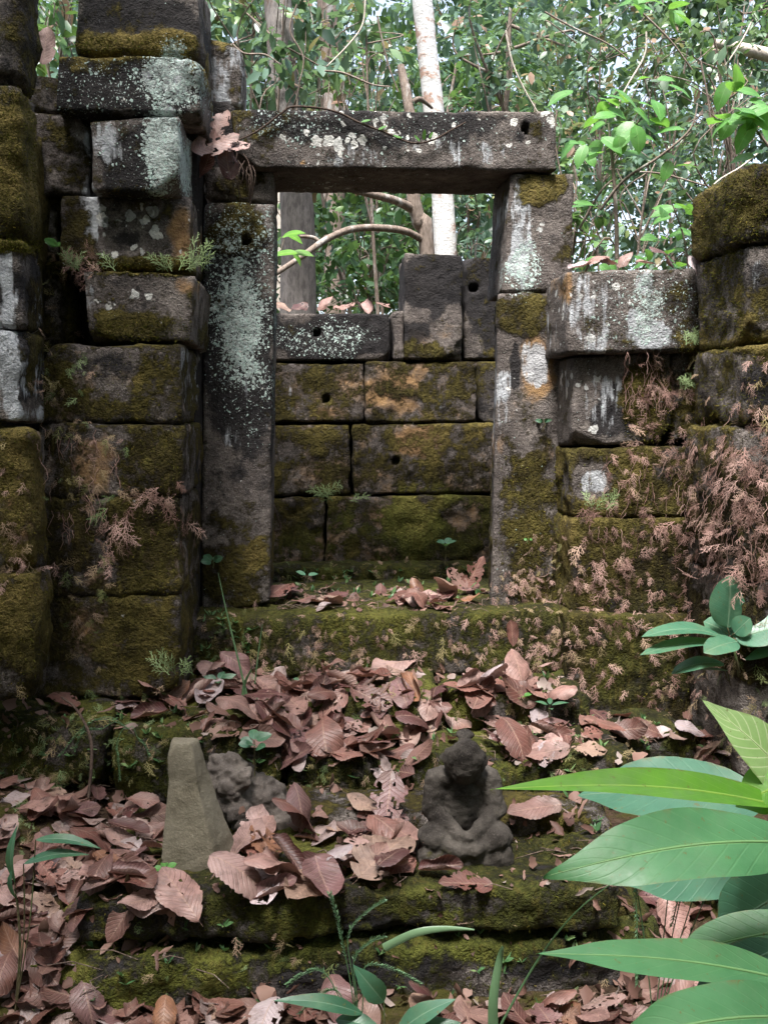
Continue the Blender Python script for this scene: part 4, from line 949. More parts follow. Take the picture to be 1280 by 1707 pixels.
dr = Acc()
for _ in range(420):
    u, v = random.choice([poly_pts(1150, 690, 1285, 960), poly_pts(1150, 690, 1285, 960), poly_pts(1000, 740, 1160, 900), poly_pts(1040, 585, 1120, 660), poly_pts(60, 700, 200, 900)]); p, nn = hit(u, v)
    if p is None or p.y > 4: continue
    l_ = random.uniform(.03, .11); q = [p - nn * .003]
    for k in range(4): q.append(q[-1] + (nn * random.uniform(-.1, .5 - .12 * k) + Vector((random.gauss(0, .45), 0, -.8))).normalized() * l_ / 4)
    V, Q = tube(q, [.0012, .0012, .001, .0009, .0006], 3); dr.add(V, Q, rnd=random.uniform(0, .45))
tag(obj('dry_rootlets', dr.mesh('dry_rootlets'), M_FERN), 'thin brown rootlets hanging through the spikemoss on the walls', 'roots', kind='stuff')
# moss pile: short fibres on the mossy faces
mf = Acc()
def moss_fibres(n, regs, h):
    U = []
    for _ in range(n):
        u, v = poly_pts(*random.choice(regs)); p, nn = hit(u, v)
        if p is None or p.y > 5.2 or on_figure(p): continue
        U.append((p, nn))
    for p, nn in U:
        d = (nn + Vector((random.gauss(0, .6), random.gauss(0, .6), random.gauss(0, .6) - 0.2))).normalized() * random.uniform(*h)
        s = Vector((random.gauss(0, 1), random.gauss(0, 1), random.gauss(0, 1))).normalized() * 0.0016
        b = p - nn * 0.002
        mf.add([b - s, b + s, b + d], T=[(0, 1, 2)], rnd=random.random())
moss_fibres(9000, [(0, 140, 60, 400), (0, 400, 70, 420), (130, 60, 330, 92), (145, 430, 325, 460), (140, 530, 320, 572), (70, 580, 300, 700), (200, 710, 300, 990), (60, 830, 300, 1140), (0, 720, 60, 1150)], (0.006, 0.016))
moss_fibres(9000, [(1160, 270, 1280, 405), (1170, 410, 1240, 560), (1120, 560, 1280, 735), (955, 750, 1155, 1200), (830, 760, 940, 1020), (1040, 590, 1120, 740)], (0.006, 0.018))
moss_fibres(7000, [(30, 1150, 300, 1300), (0, 1180, 100, 1420), (90, 1490, 1050, 1680), (440, 1240, 560, 1330), (390, 1020, 930, 1110), (860, 1320, 1020, 1420), (460, 940, 810, 990)], (0.005, 0.014))
tag(obj('moss_pile', mf.mesh('moss_pile', smooth=False), M_MOSSF), 'short olive moss pile covering the stones', 'moss', kind='stuff')

# ------------------------------------------------------------------ green plants
def blade(base, tip, nrm, W, mat, name='leaf', parent=None, prof='drip', sag=0.0, fold=0.15, wave=0.02, nu=40, nv=16, corr=0.0, ragged=0.0, seed=0, tw=0.0, rib=0.0):
    """one leaf from base to tip, its upper face towards nrm; sag lifts (+) or drops (-) the middle"""
    base, tip = Vector(base), Vector(tip); L_ = (tip - base).length; x = (tip - base).normalized()
    n = Vector(nrm); n = (n - x * n.dot(x)).normalized(); y = n.cross(x)
    V, Q, lt, lv = leaf_shape(L_, W, nu, nv, prof, wave=wave, corr=corr, fold=fold, ragged=ragged, seed=seed, tw=tw)
    V[:, 2] += sag * np.sin(np.pi * np.clip(V[:, 0] / L_, 0, 1)) * L_
    R = np.array([x, y, n]); o0 = np.array(parent.location) if parent is not None else np.zeros(3)
    W_ = V @ R + np.array(base) - o0
    me = mesh_np(name, W_, Q, {'lt': lt, 'lv': lv})
    o = obj(name, me, mat, parent)
    if rib:
        mid = W_.reshape(nu + 1, nv + 1, 3)[:, nv // 2]
        rv, rq = tube(mid[:-1], np.linspace(rib, rib * 0.25, nu), 5)
        obj('midrib', mesh_np('midrib', rv, rq, {'lt': np.zeros(len(rv)), 'lv': np.zeros(len(rv))}), mat, o)
    return o
def stem(parent, pts, rad, mat=None, name='stem', n=6, k=6):
    pp = smooth_path(pts, k); r = np.interp(np.linspace(0, 1, len(pp)), np.linspace(0, 1, len(rad)), rad)
    V, Q = tube(pp, r, n)
    o0 = np.array(parent.location) if parent is not None else np.zeros(3)
    return obj(name, mesh_np(name, V - o0, Q), mat or M_STEM, parent)

# broad leaved plant at the right edge
g0 = Vector((0.95, 1.45, 0.0))
BP = thing('broad_leaved_plant', 'tall plant with long broad green leaves reaching in from the right edge', 'plant', g0)
def bl(u0, v0, Y0, u1, v1, Y1, nrm, W, mat, **kw):
    b_, t_ = at(u0, v0, Y0), at(u1, v1, Y1)
    o = blade(b_, t_, nrm, W, mat, parent=BP, rib=0.0024, **kw)
    return b_
tops = []
tops.append(bl(1330, 1350, 1.42, 818, 1316, 1.30, (0.1, -0.42, 0.9), 0.060, M_LIMELEAF, fold=0.35, sag=0.05, wave=0.03, prof='lance', seed=1))
tops.append(bl(1268, 1338, 1.62, 962, 1326, 1.72, (0, -0.45, 0.9), 0.16, M_BLUELEAF, sag=0.06, fold=0.1, wave=0.03, corr=0.004, seed=2))
tops.append(bl(1330, 1405, 1.30, 905, 1462, 1.22, (-0.1, -0.62, 0.75), 0.105, M_BIGLEAF, sag=0.09, fold=0.08, wave=0.06, seed=3))
tops.append(bl(1300, 1440, 1.55, 1040, 1475, 1.62, (0, -0.5, 0.85), 0.13, M_BLUELEAF, sag=0.05, seed=4))
tops.append(bl(1340, 1640, 1.20, 893, 1590, 1.18, (0, -0.45, 0.9), 0.06, M_BIGLEAF, sag=0.05, fold=0.14, wave=0.06, seed=5))
tops.append(bl(1350, 1700, 1.08, 1010, 1740, 1.0, (0, -0.55, 0.8), 0.085, M_BIGLEAF, sag=0.10, fold=0.1, wave=0.06, seed=6))
tops.append(bl(1345, 1360, 1.48, 1170, 1167, 1.46, (-0.30, -0.55, 0.62), 0.085, M_SUNLITLEAF, sag=0.14, fold=0.10, corr=0.006, wave=0.01, prof='drip', seed=7))
tops.append(bl(1340, 1470, 1.45, 1190, 1560, 1.5, (-0.2, -0.6, 0.7), 0.12, M_BLUELEAF, sag=0.05, seed=8))
tops.append(bl(1350, 1545, 1.35, 1110, 1600, 1.38, (0, -0.55, 0.85), 0.075, M_BIGLEAF, sag=0.06, seed=9))
tops.append(bl(1350, 1290, 1.40, 1225, 1345, 1.42, (0, -0.5, 0.8), 0.09, M_LIMELEAF, sag=0.05, seed=10))
tops.append(bl(1300, 1580, 1.3, 1150, 1665, 1.36, (-0.2, -0.4, 0.9), 0.07, M_WEED, sag=0.04, seed=11))
for t_ in tops:
    stem(BP, [t_, (t_ + g0) / 2 + Vector((0.08, 0, 0.12)), g0 + Vector((random.uniform(-.03, .03), random.uniform(-.03, .03), -0.02))], (0.0035, 0.005, 0.007), M_STEM, 'stalk')

# mid sized plant against the right wall
mp = atz(1238, 1215, 0.20); mp.z = 0.16
MP = thing('young_shrub', 'young shrub with grey green oval leaves before the right wall', 'shrub', mp)
tp = at(1216, 1062, 3.02)
stem(MP, [mp - Vector((0, 0, .03)), at(1232, 1130, 3.03), tp], (0.006, 0.005, 0.003))
for (u0, v0, u1, v1, dY, nrm, W, sg) in [
    (1212, 1046, 1216, 958, .0, (0.1, -1, .1), .15, .04), (1215, 1058, 1172, 1036, .05, (0.1, -.6, .8), .10, .05), (1205, 1062, 1068, 1062, -.06, (0, -.25, 1), .085, .10),
    (1210, 1072, 1066, 1092, -.08, (0, -.2, 1), .075, .06), (1222, 1068, 1300, 1010, .0, (-.3, -.8, .5), .15, .06), (1226, 1066, 1320, 1040, -.05, (-.2, -.6, .7), .12, .05),
    (1228, 1070, 1172, 1088, -.12, (.1, -.5, .8), .08, .06), (1205, 1106, 1118, 1124, -.05, (0, -.3, 1), .07, .10), (1212, 1118, 1120, 1122, -.02, (0, .3, 1), .06, .04), (1232, 1096, 1330, 1050, -.02, (-.1, -.5, .8), .10, .03), (1224, 1056, 1250, 1030, -.04, (-.3, -.7, .5), .07, .05)]:
    b_, e_ = at(u0, v0, 3.02 + dY * .4), at(u1, v1, 3.02 + dY)
    blade(b_, e_, nrm, W, M_BLUELEAF, parent=MP, rib=0.0018, prof='ov', sag=sg, fold=0.12, seed=u0)
    stem(MP, [tp.lerp(mp, 0.05 if v0 < 1080 else 0.35), (tp + b_) / 2 if v0 < 1080 else b_.lerp(mp, 0.2), b_], (0.0025, 0.002, 0.0018), M_STEM, 'stalk')

def seedling(u, v, n, size, mat, label, name='seedling', h=0.06, up=(0, -0.3, 1), prof='ov', lean=(0, 0, 0), wr=0.6, Y=None):
    p = hit(u, v)[0] if Y is None else at(u, v, Y)
    t_ = thing(name, label, 'plant', p)
    top = p + Vector((lean[0], lean[1], h))
    stem(t_, [p - Vector((0, 0, .004)), (p + top) / 2 + Vector((random.gauss(0, .006), 0, 0)), top], (0.0022, 0.0018, 0.0014))
    for i in range(n):
        a = 2 * math.pi * (i + random.uniform(-.2, .2)) / n
        d = Vector((math.cos(a), math.sin(a) * 0.8, random.uniform(0.05, 0.45))).normalized()
        b_ = top - Vector((0, 0, h * 0.12 * (i // 3)))
        blade(b_ + d * 0.006, b_ + d * size * random.uniform(0.8, 1.1), up, size * wr, mat, parent=t_, prof=prof, sag=0.06, nu=8, nv=4, fold=0.15, seed=i)
    return t_
seedling(742, 940, 5, 0.055, M_BLUELEAF, 'green seedling on the back step inside the doorway', h=0.09, Y=4.45)
seedling(512, 972, 2, 0.05, M_BLUELEAF, 'two leaved seedling low inside the doorway at left', h=0.03, Y=4.05)
seedling(100, 425, 6, 0.06, M_SAPLEAF, 'bright green seedling in the crack of the left wall', h=0.03, up=(0, -0.8, .6), Y=3.44)
seedling(275, 1462, 4, 0.03, M_SAPLEAF, 'tiny bright green seedling at the foot of the stone marker', h=0.02, up=(0, -0.5, 1))
seedling(355, 945, 5, 0.05, M_WEED, 'small dark sprig at the foot of the left jamb', h=0.02, up=(0, -0.8, .5), Y=3.74)
seedling(905, 712, 6, 0.035, M_WEED, 'small fern sprig growing on the right jamb face', h=0.02, up=(0, -1, .3), Y=3.75, prof='lance', wr=0.35)
seedling(425, 1290, 7, 0.045, M_WEED, 'dark leafy seedling in the gap beside the mossy block', h=0.09, up=(0, -0.6, .8))
seedling(915, 1225, 4, 0.06, M_WEED, 'thin weed with narrow dark leaves on the right of the steps', h=0.10, prof='lance', wr=0.3)
seedling(1120, 1345, 5, 0.045, M_SAPLEAF, 'pale green seedling behind the broad leaves', h=0.05)
seedling(1185, 1510, 8, 0.05, M_WEED, 'cluster of dark seedling leaves under the broad leaved plant', h=0.06)
seedling(880, 905, 3, 0.018, M_SAPLEAF, 'tiny pale sprout on the right jamb foot', h=0.01, up=(0, -1, .3), Y=3.74)
seedling(365, 1150, 4, 0.07, M_WEED, 'upright pointed green leaves at the corner of the left ledge', h=0.03, prof='lance', up=(0, -.7, .6), wr=0.4)
seedling(500, 1150, 5, 0.03, M_WEED, 'tiny green weed among leaves at the left of the steps', h=0.03)
seedling(870, 1180, 5, 0.035, M_SAPLEAF, 'small green weed tuft at the right of the steps', h=0.04)
seedling(640, 1210, 6, 0.025, M_SAPLEAF, 'tiny weed tuft in the middle of the steps', h=0.03)

# weeds with pointed leaves at the pedestal foot
def weed(u, v, leaves, label, Y):
    p = at(u, v, Y); p.z = max(float(ground_z(np.array(p.x), np.array(p.y))), -0.02)
    t_ = thing('weed', label, 'plant', p)
    for i, (u0, v0, u1, v1, W, nrm) in enumerate(leaves):
        b_, e_ = at(u0, v0, Y), at(u1, v1, Y - 0.02)
        blade(b_, e_, nrm, W, M_WEED if i % 3 else M_BLUELEAF, parent=t_, prof='lance', sag=0.10, fold=0.15, ragged=0.15, seed=i + u)
        stem(t_, [p, (p + b_) / 2 + Vector((0.01, 0, 0.01)), b_], (0.002, 0.0016, 0.0014), M_STEM, 'stalk')
    return t_
weed(620, 1760, [(640, 1670, 588, 1608, .045, (-.3, -.6, .7)), (605, 1690, 455, 1668, .035, (0, -.5, .9)), (560, 1700, 640, 1720, .04, (0, -.5, .9))], 'weed with pointed dark leaves before the pedestal centre', 1.80)
weed(720, 1780, [(660, 1725, 760, 1665, .045, (0, -.5, .9)), (650, 1730, 770, 1705, .04, (0, -.5, .9))], 'low weed with jagged leaves at the bottom picture edge', 1.78)
weed(20, 1520, [(30, 1500, 20, 1450, .03, (-.5, -.6, .5)), (40, 1440, 150, 1425, .03, (0, -.4, .9)), (60, 1400, 170, 1415, .028, (0, -.4, .9)), (25, 1470, 30, 1375, .03, (-.5, -.7, .3))], 'weed with long narrow dark leaves left of the pedestal', 2.15)
# grass blades
def grass(label, pts, W, Y, mat=None):
    P = [at(u, v, y) for (u, v, y) in pts]
    base = P[0]
    t_ = thing('grass_blade', label, 'grass', base)
    pp = smooth_path(P, 6); n = len(pp); V = []; Q = []
    for i, q in enumerate(pp):
        tg = (pp[min(i + 1, n - 1)] - pp[max(i - 1, 0)]).normalized(); s = tg.cross(Vector((0.2, -1, 0.3))).normalized() * W * (1 - (i / n) ** 2 * 0.9) * 0.5
        nn = s.cross(tg).normalized() * W * 0.25
        V += [q - s - base, q + nn - base, q + s - base]
        if i: b = 3 * (i - 1); Q += [(b, b + 3, b + 4, b + 1), (b + 1, b + 4, b + 5, b + 2)]
    obj('blade', mesh_np('blade', np.array([tuple(v) for v in V]), np.array(Q), {'rnd': np.full(len(V), random.random())}), mat or M_GRASS, t_)
grass('long thin grass stalk rising left of the steps', [(412, 1160, 3.2), (395, 1090, 3.2), (378, 1020, 3.2), (364, 955, 3.2)], 0.007, 3.2)
grass('short thin grass stalk left of the steps', [(425, 1140, 3.25), (432, 1080, 3.25), (438, 1040, 3.25)], 0.005, 3.2)
grass('grass tuft blade curving over the dead leaves on the steps', [(405, 1175, 3.1), (408, 1140, 3.1), (420, 1115, 3.08)], 0.012, 3.1)
grass('pale folded grass blade standing before the pedestal', [(822, 1720, 1.85), (822, 1665, 1.85), (832, 1600, 1.86), (838, 1576, 1.85)], 0.022, 1.85)
grass('long thin grass blade rising to the broad leaf', [(820, 1735, 1.7), (890, 1610, 1.7), (960, 1520, 1.65), (1050, 1450, 1.6)], 0.005, 1.7)
grass('dry curved grass blade lying on the pedestal moulding', [(640, 1580, 1.98), (690, 1556, 1.97), (740, 1548, 1.97), (790, 1550, 1.97)], 0.018, 1.97)

# grass with seed spikes before the pedestal
def spikes(label, base, heads, Y):
    b_ = at(*base, Y); t_ = thing('seeding_grass', label, 'grass', b_)
    for (u1, v1, u2, v2) in heads:
        a_, e_ = at(u1, v1, Y), at(u2, v2, Y - 0.02)
        path = smooth_path([b_, b_.lerp(a_, 0.5) + Vector((0, 0, .02)), a_, (a_ + e_) / 2 + Vector((0, 0, 0.012)), e_], 7)
        ac = Acc(); V, Q = tube(path, 0.0011, 4); ac.add(V, Q, rnd=0.35)
        k0 = int(len(path) * 0.5)
        for i in range(k0, len(path)):
            for s in (-1, 1):
                for sub in range(2):
                    q = path[i].lerp(path[max(i - 1, 0)], sub * 0.5); tg = (path[i] - path[i - 1]).normalized(); sd_ = tg.cross(Vector((0, -1, 0))).normalized() * s
                    d = (tg + sd_ * 0.7 + Vector((0, random.gauss(0, .3), 0))).normalized() * 0.009
                    ww = tg.cross(d).normalized() * 0.0022
                    ac.add([q, q + d * .5 + ww, q + d, q + d * .5 - ww], Q=[(0, 1, 2, 3)], rnd=random.uniform(.4, 1))
        obj('spike', ac.mesh('spike', b_), M_GRASS, t_)
spikes('grass with slender green seed spikes before the pedestal', (600, 1760), [(540, 1620, 480, 1640), (575, 1590, 550, 1490), (590, 1600, 640, 1560), (610, 1610, 700, 1640), (560, 1650, 500, 1690), (580, 1560, 640, 1500)], 1.82)
spikes('drooping seed spikes of grass below the broad leaves at right', (1090, 1720), [(1060, 1480, 1062, 1640), (1120, 1440, 1140, 1500), (1180, 1430, 1200, 1520), (1150, 1430, 1120, 1540), (1200, 1450, 1230, 1560)], 1.62)
spikes('wiry grass with braided spikes hanging over the left ledge', (215, 1215), [(160, 1200, 100, 1260), (170, 1215, 130, 1230), (195, 1240, 200, 1300), (230, 1230, 250, 1260), (150, 1205, 125, 1250)], 2.88)

# twigs
def twig(label, pts, r=0.004, mat=None, side=None):
    P = [at(*p) for p in pts]; t_ = thing('twig', label, 'twig', P[0])
    stem(t_, P, (r, r * .9, r * .6), mat or M_TWIG, 'stem')
    for sdp in side or (): stem(t_, [at(*p) for p in sdp], (r * .6, r * .4), mat or M_TWIG, 'side_twig')
    return t_
twig('bare brown twig leaning on the left ledge', [(148, 1330, 2.75), (153, 1240, 2.8), (130, 1185, 2.9), (104, 1163, 2.96)], 0.005)
twig('short forked twig inside the doorway by the left jamb', [(452, 885, 4.3), (468, 882, 4.3), (462, 860, 4.3), (455, 835, 4.32)], 0.005)
v_ = thing('lintel_vine', 'dark leafless vine with tiny leaves lying across the lintel face', 'vine', at(490, 178, 3.74))
stem(v_, [at(*p, 3.742) for p in [(395, 235), (430, 218), (470, 188), (488, 178), (530, 180), (565, 188), (600, 205), (640, 220), (685, 238), (720, 234), (750, 218), (776, 204)]], (0.003, 0.004, 0.004, 0.0035, 0.003), M_TWIG, 'stem')
for p in [(602, 203, 618, 200), (630, 216, 645, 210), (700, 236, 690, 225), (706, 234, 708, 215), (715, 230, 722, 220), (670, 230, 655, 226)]:
    blade(at(p[0], p[1], 3.74), at(p[2], p[3], 3.725), (0, -.8, .6), 0.014, M_SAPLEAF, parent=v_, prof='ov', nu=6, nv=4)

# leaf bunches caught on the stones
def caught(label, u, v, Y, size, nrm, spin, me, cn=None):
    o = bpy.data.objects.new('fallen_leaf', me); COL.objects.link(o)
    q = Vector(nrm).normalized().to_track_quat('Z', 'Y') @ Quaternion((0, 0, 1), math.radians(spin))
    o.location = at(u, v, Y); o.rotation_euler = q.to_euler(); o.scale = (size,) * 3
    leaf_look(o, col=(cn, CN[cn]) if cn else None); tag(o, label, 'leaf'); return o
caught('large torn pinkish brown leaf caught at the left end of the lintel', 360, 240, 3.62, 0.19, (0.25, -.85, .45), 25, DEAD[3], 'pinkish brown')
caught('upright pale leaf wedged above the lintel end', 370, 205, 3.66, 0.11, (-.2, -1, .2), 70, DEAD[9], 'pale pink')
caught('folded dark leaf hanging below the lintel end', 378, 270, 3.66, 0.13, (0.4, -.8, .2), 100, DEAD[5], 'dark maroon')
caught('small dark leaf tucked beside the lintel end', 345, 280, 3.68, 0.11, (-0.3, -.8, .5), 60, DEAD[11], 'chestnut')
caught('narrow pale leaf edge beside the lintel end', 392, 248, 3.64, 0.12, (0.1, -.5, .8), 15, DEAD[15], 'pale pink')
caught('pale dry leaf hanging beside the leftmost pillar', 76, 76, 3.3, 0.13, (.3, -.9, .2), 80, DEAD[6], 'pale pink')
caught('pointed brown leaf stuck on the right end of the threshold', 853, 1055, 3.54, 0.10, (0, -1, .25), 95, DEAD[13], 'red brown')
caught('grey curled leaf hanging off the right wall block', 1160, 455, 3.44, 0.10, (0, -.7, .7), -50, DEAD[16], 'greyish lilac')
caught('tall brown leaf leaning on the right jamb inside the doorway', 790, 955, 4.05, 0.16, (-.3, -.9, .3), 60, DEAD[3], 'red brown')
caught('torn brown leaf leaning beside the right jamb foot', 760, 965, 4.02, 0.12, (.2, -.9, .4), 130, DEAD[15], 'pinkish brown')
for i, (u, v) in enumerate([(470, 512), (500, 515), (540, 513), (575, 514), (610, 514), (640, 510)]):
    o = caught('x', u, v, 4.82, random.uniform(.10, .16), (random.gauss(0, .2), -.4, 1), random.uniform(0, 360), DEAD[(i * 5) % 22]); o['label'] = leaf_look(o, None, 'lying on the low back wall top'); o['group'] = 'leaves on the back wall top'
for i, (u, v) in enumerate([(968, 446), (990, 442), (1012, 441), (1040, 441), (1075, 440), (1105, 440)]):
    o = caught('x', u, v, 3.66, random.uniform(.08, .13), (random.gauss(0, .2), -.3, 1), random.uniform(0, 360), DEAD[(i * 3 + 1) % 22]); o['label'] = leaf_look(o, None, 'lying on top of the right wall'); o['group'] = 'leaves on the right wall top'
rt = thing('root_tuft', 'hanging tuft of pale dry rootlets below the lintel end', 'roots', at(400, 270, 3.72))
for i in range(16):
    u = random.uniform(385, 422); v = random.uniform(255, 285)
    stem(rt, [at(u, v, 3.73), at(u + random.gauss(0, 6), v + 20, 3.70), at(u + random.gauss(0, 9), v + random.uniform(30, 75), 3.71)], (0.002, 0.0018, 0.001), M_ROOT if 'M_ROOT' in globals() else M_TWIG, 'rootlet', 4, 4)

# light green sprigs on ledges
def sprig(label, u, v, Y, n, size, tint=(0.88, 1.0), spread=25):
    p = at(u, v, Y); t_ = thing('spikemoss_sprig', label, 'spikemoss', p)
    for _ in range(n):
        V, Q = random.choice(FR); a = Acc()
        ax = Vector((random.gauss(0, .5), random.gauss(0, .3) - .2, random.uniform(.4, 1))).normalized(); up = Vector((random.gauss(0, .4), -1, .2)); up = (up - ax * up.dot(ax)).normalized()
        s = random.uniform(*size)
        a.add((V * s) @ np.array([ax, up.cross(ax), up]) + np.array([random.gauss(0, spread / pxm(Y)), random.gauss(0, .01), 0]), Q, rnd=random.uniform(*tint))
        obj('frond', a.mesh('frond'), M_FERN, t_)
    return t_
sprig('row of pale green sprigs on the mossy ledge of the left wall', 240, 452, 3.30, 7, (0.05, 0.10), spread=80)
sprig('bushy pale sprig at the right end of the left wall ledge', 305, 450, 3.28, 3, (0.06, 0.11), spread=8)
sprig('bright green sprig hanging on the right wall moss', 1152, 650, 3.45, 5, (0.05, 0.09), spread=14)
sprig('upright green sprig on the right wall block edge', 1153, 575, 3.46, 4, (0.05, 0.07), spread=5)
sprig('pale sprig in the back wall joint', 545, 825, 4.62, 2, (0.07, 0.11), spread=12)
sprig('drooping pale sprig on the back wall', 585, 835, 4.62, 2, (0.07, 0.12), spread=16)
sprig('green sprig at the foot of the left wall corner', 300, 1125, 3.12, 4, (0.05, 0.09), spread=18)
sprig('green sprig on the right wall lower block', 1000, 850, 3.46, 3, (0.05, 0.08), spread=10)

# ------------------------------------------------------------------ trees and shrubs behind
M_WHITE = mat_bark('pale_blotched_bark', (0.62, 0.60, 0.59), (0.76, 0.75, 0.74), (0.46, 0.31, 0.25), 7, 0.525, (1, 1, 1.6))
M_GREY = mat_bark('grey_bark', (0.10, 0.09, 0.085), (0.20, 0.18, 0.17), (0.10, 0.07, 0.055), 6, 0.58)
M_BROWN = mat_bark('brown_bark', (0.13, 0.10, 0.08), (0.24, 0.19, 0.16), (0.34, 0.32, 0.30), 9, 0.56)
M_CREAM = mat_bark('cream_bark', (0.42, 0.36, 0.30), (0.55, 0.5, 0.44), (0.3, 0.24, 0.19), 6, 0.6)
M_F = [mat_foliage('shrub_foliage_blue', [(0, (0.025, 0.06, 0.04)), (0.45, (0.075, 0.14, 0.095)), (0.8, (0.15, 0.24, 0.17)), (0.93, (0.17, 0.28, 0.09)), (0.97, (0.26, 0.17, 0.11)), (1, (0.32, 0.2, 0.14))], 0.35, 0.33),
       mat_foliage('shrub_foliage_green', [(0, (0.02, 0.055, 0.022)), (0.45, (0.05, 0.115, 0.045)), (0.8, (0.09, 0.18, 0.075)), (1, (0.17, 0.29, 0.09))], 0.38, 0.35),
       mat_foliage('shrub_foliage_mixed', [(0, (0.03, 0.065, 0.036)), (0.4, (0.09, 0.155, 0.085)), (0.75, (0.17, 0.25, 0.15)), (0.86, (0.20, 0.15, 0.095)), (0.93, (0.33, 0.21, 0.15)), (1, (0.38, 0.27, 0.2))], 0.35, 0.36)]
LF = np.array([[0, 0, 0], [0.30, -0.25, 0.05], [0.30, 0.25, 0.05], [0.68, -0.20, 0.03], [0.68, 0.20, 0.03], [1, 0, -0.06], [0.30, 0, 0], [0.68, 0, -0.01]])
LT = np.array([[0, 1, 6], [0, 6, 2], [1, 3, 7], [1, 7, 6], [6, 7, 4], [6, 4, 2], [3, 5, 7], [7, 5, 4]])
def leaf_cloud(P, D, size, rs, rndv):
    """instances of the little leaf at P with direction D"""
    n = len(P); D = D / (np.linalg.norm(D, axis=1, keepdims=True) + 1e-9)
    U = rs.normal(0, 0.55, (n, 3)) + np.array([0, -0.25, 1.0]); U -= D * (U * D).sum(1, keepdims=True); U /= np.linalg.norm(U, axis=1, keepdims=True) + 1e-9
    Sd = np.cross(U, D)
    s = size[:, None, None]
    V = P[:, None, :] + s * (LF[None, :, 0:1] * D[:, None, :] + LF[None, :, 1:2] * Sd[:, None, :] + LF[None, :, 2:3] * U[:, None, :])
    T = LT[None] + (np.arange(n) * len(LF))[:, None, None]
    return V.reshape(-1, 3), T.reshape(-1, 3), np.repeat(rndv, len(LF))
def crown_leaves(acc, c, rad, nspray, per, lsize, rs, hollow=0.35):
    """leafy sprays spread unevenly through an ellipsoid"""
    c = np.array(c); rad = np.array(rad)
    d = rs.normal(0, 1, (nspray, 3)); d /= np.linalg.norm(d, axis=1, keepdims=True)
    r = (hollow + (1 - hollow) * rs.rand(nspray) ** 0.6)[:, None]
    nz = vnoise(d * 1.7 + c * 0.37, 1.6, int(c[0] * 7) % 91, 3)
    keep = nz > -0.22 + 0.25 * (rs.rand(nspray) - 0.5)
    d, r, nz = d[keep], r[keep], nz[keep]
    o = c + d * r * rad * (1 + 0.45 * nz)[:, None]
    ax = d * 0.7 + rs.normal(0, 0.6, d.shape) + np.array([0, 0, -0.15]); ax /= np.linalg.norm(ax, axis=1, keepdims=True)
    n = len(o); Ls = lsize * per * 0.26
    t = (np.arange(per) + 0.5) / per
    tone = np.clip(0.45 + 0.35 * rs.normal(0, 0.7, n), 0, 0.9)
    P = o[:, None, :] + ax[:, None, :] * (t[None, :, None] - 0.5) * Ls; P[..., 2] -= 0.18 * Ls * t[None, :] ** 2
    sd_ = np.cross(ax, rs.normal(0, 1, ax.shape)); sd_ /= np.linalg.norm(sd_, axis=1, keepdims=True) + 1e-9
    alt = np.where(np.arange(per) % 2 == 0, 1, -1)
    D = ax[:, None, :] * 0.55 + sd_[:, None, :] * alt[None, :, None] + rs.normal(0, 0.3, (n, per, 3)) + np.array([0, 0, -0.2])
    rv = np.clip(tone[:, None] + rs.normal(0, 0.13, (n, per)), 0, 1)
    odd = rs.rand(n, per) < 0.03; rv = np.where(odd, rs.uniform(0.9, 1, (n, per)), rv)
    V, T, R_ = leaf_cloud(P.reshape(-1, 3), D.reshape(-1, 3), (lsize * rs.choice([.6, .8, 1.0, 1.45], n * per) * rs.uniform(0.8, 1.2, n * per)), rs, rv.ravel())
    acc.add(V, T=T, rnd=R_)
    return o
def bush(name, label, cat, px, Y, rpx, dens, lsize, mati, bark, trunk_r, group, seed, per=9, trunk_px=None):
    rs = np.random.RandomState(seed); rnd = random.Random(seed)
    c = at(px[0], px[1], Y); k = pxm(Y); rx, rz = rpx[0] / k, rpx[1] / k
    base = Vector((c.x + rnd.uniform(-.2, .2), c.y + rnd.uniform(0, .3), 0)) if trunk_px is None else Vector((at(*trunk_px, Y).x, Y, 0))
    base.z = float(ground_z(np.array([base.x]), np.array([base.y]))[0])
    t_ = thing(name, label, cat, base, group)
    a = Acc(); o = crown_leaves(a, c, (rx, max(rx, rz) * 0.75, rz), int(dens * rx * rz * 190 / (lsize / 0.09) ** 1.6), per, lsize, rs)
    obj('crown', a.mesh('crown', base), M_F[mati], t_)
    tr = Acc(); top = Vector(c) + Vector((0, 0, rz * 0.5))
    pp = smooth_path([base - Vector((0, 0, .1)), base.lerp(top, 0.35) + Vector((rnd.gauss(0, .07), rnd.gauss(0, .07), 0)), base.lerp(top, 0.7) + Vector((rnd.gauss(0, .1), 0, 0)), top], 6)
    V, Q = tube(pp, np.linspace(trunk_r, trunk_r * 0.25, len(pp)), 7, 0.12, seed); tr.add(V, Q)
    for i in rs.choice(len(o), min(len(o), 14), replace=False):
        s = pp[rnd.randint(int(len(pp) * .62), len(pp) - 2)]; e = Vector(o[i])
        m = s.lerp(e, 0.55) + Vector((rnd.gauss(0, .12), rnd.gauss(0, .12), rnd.uniform(-.05, .25)))
        V, Q = tube(smooth_path([s, m, e], 5), np.linspace(trunk_r * 0.3, 0.003, 11), 5); tr.add(V, Q)
    obj('trunk', tr.mesh('trunk', base), bark, t_)
    return t_
SH = 'shrubs and trees of the forest behind the ruin'
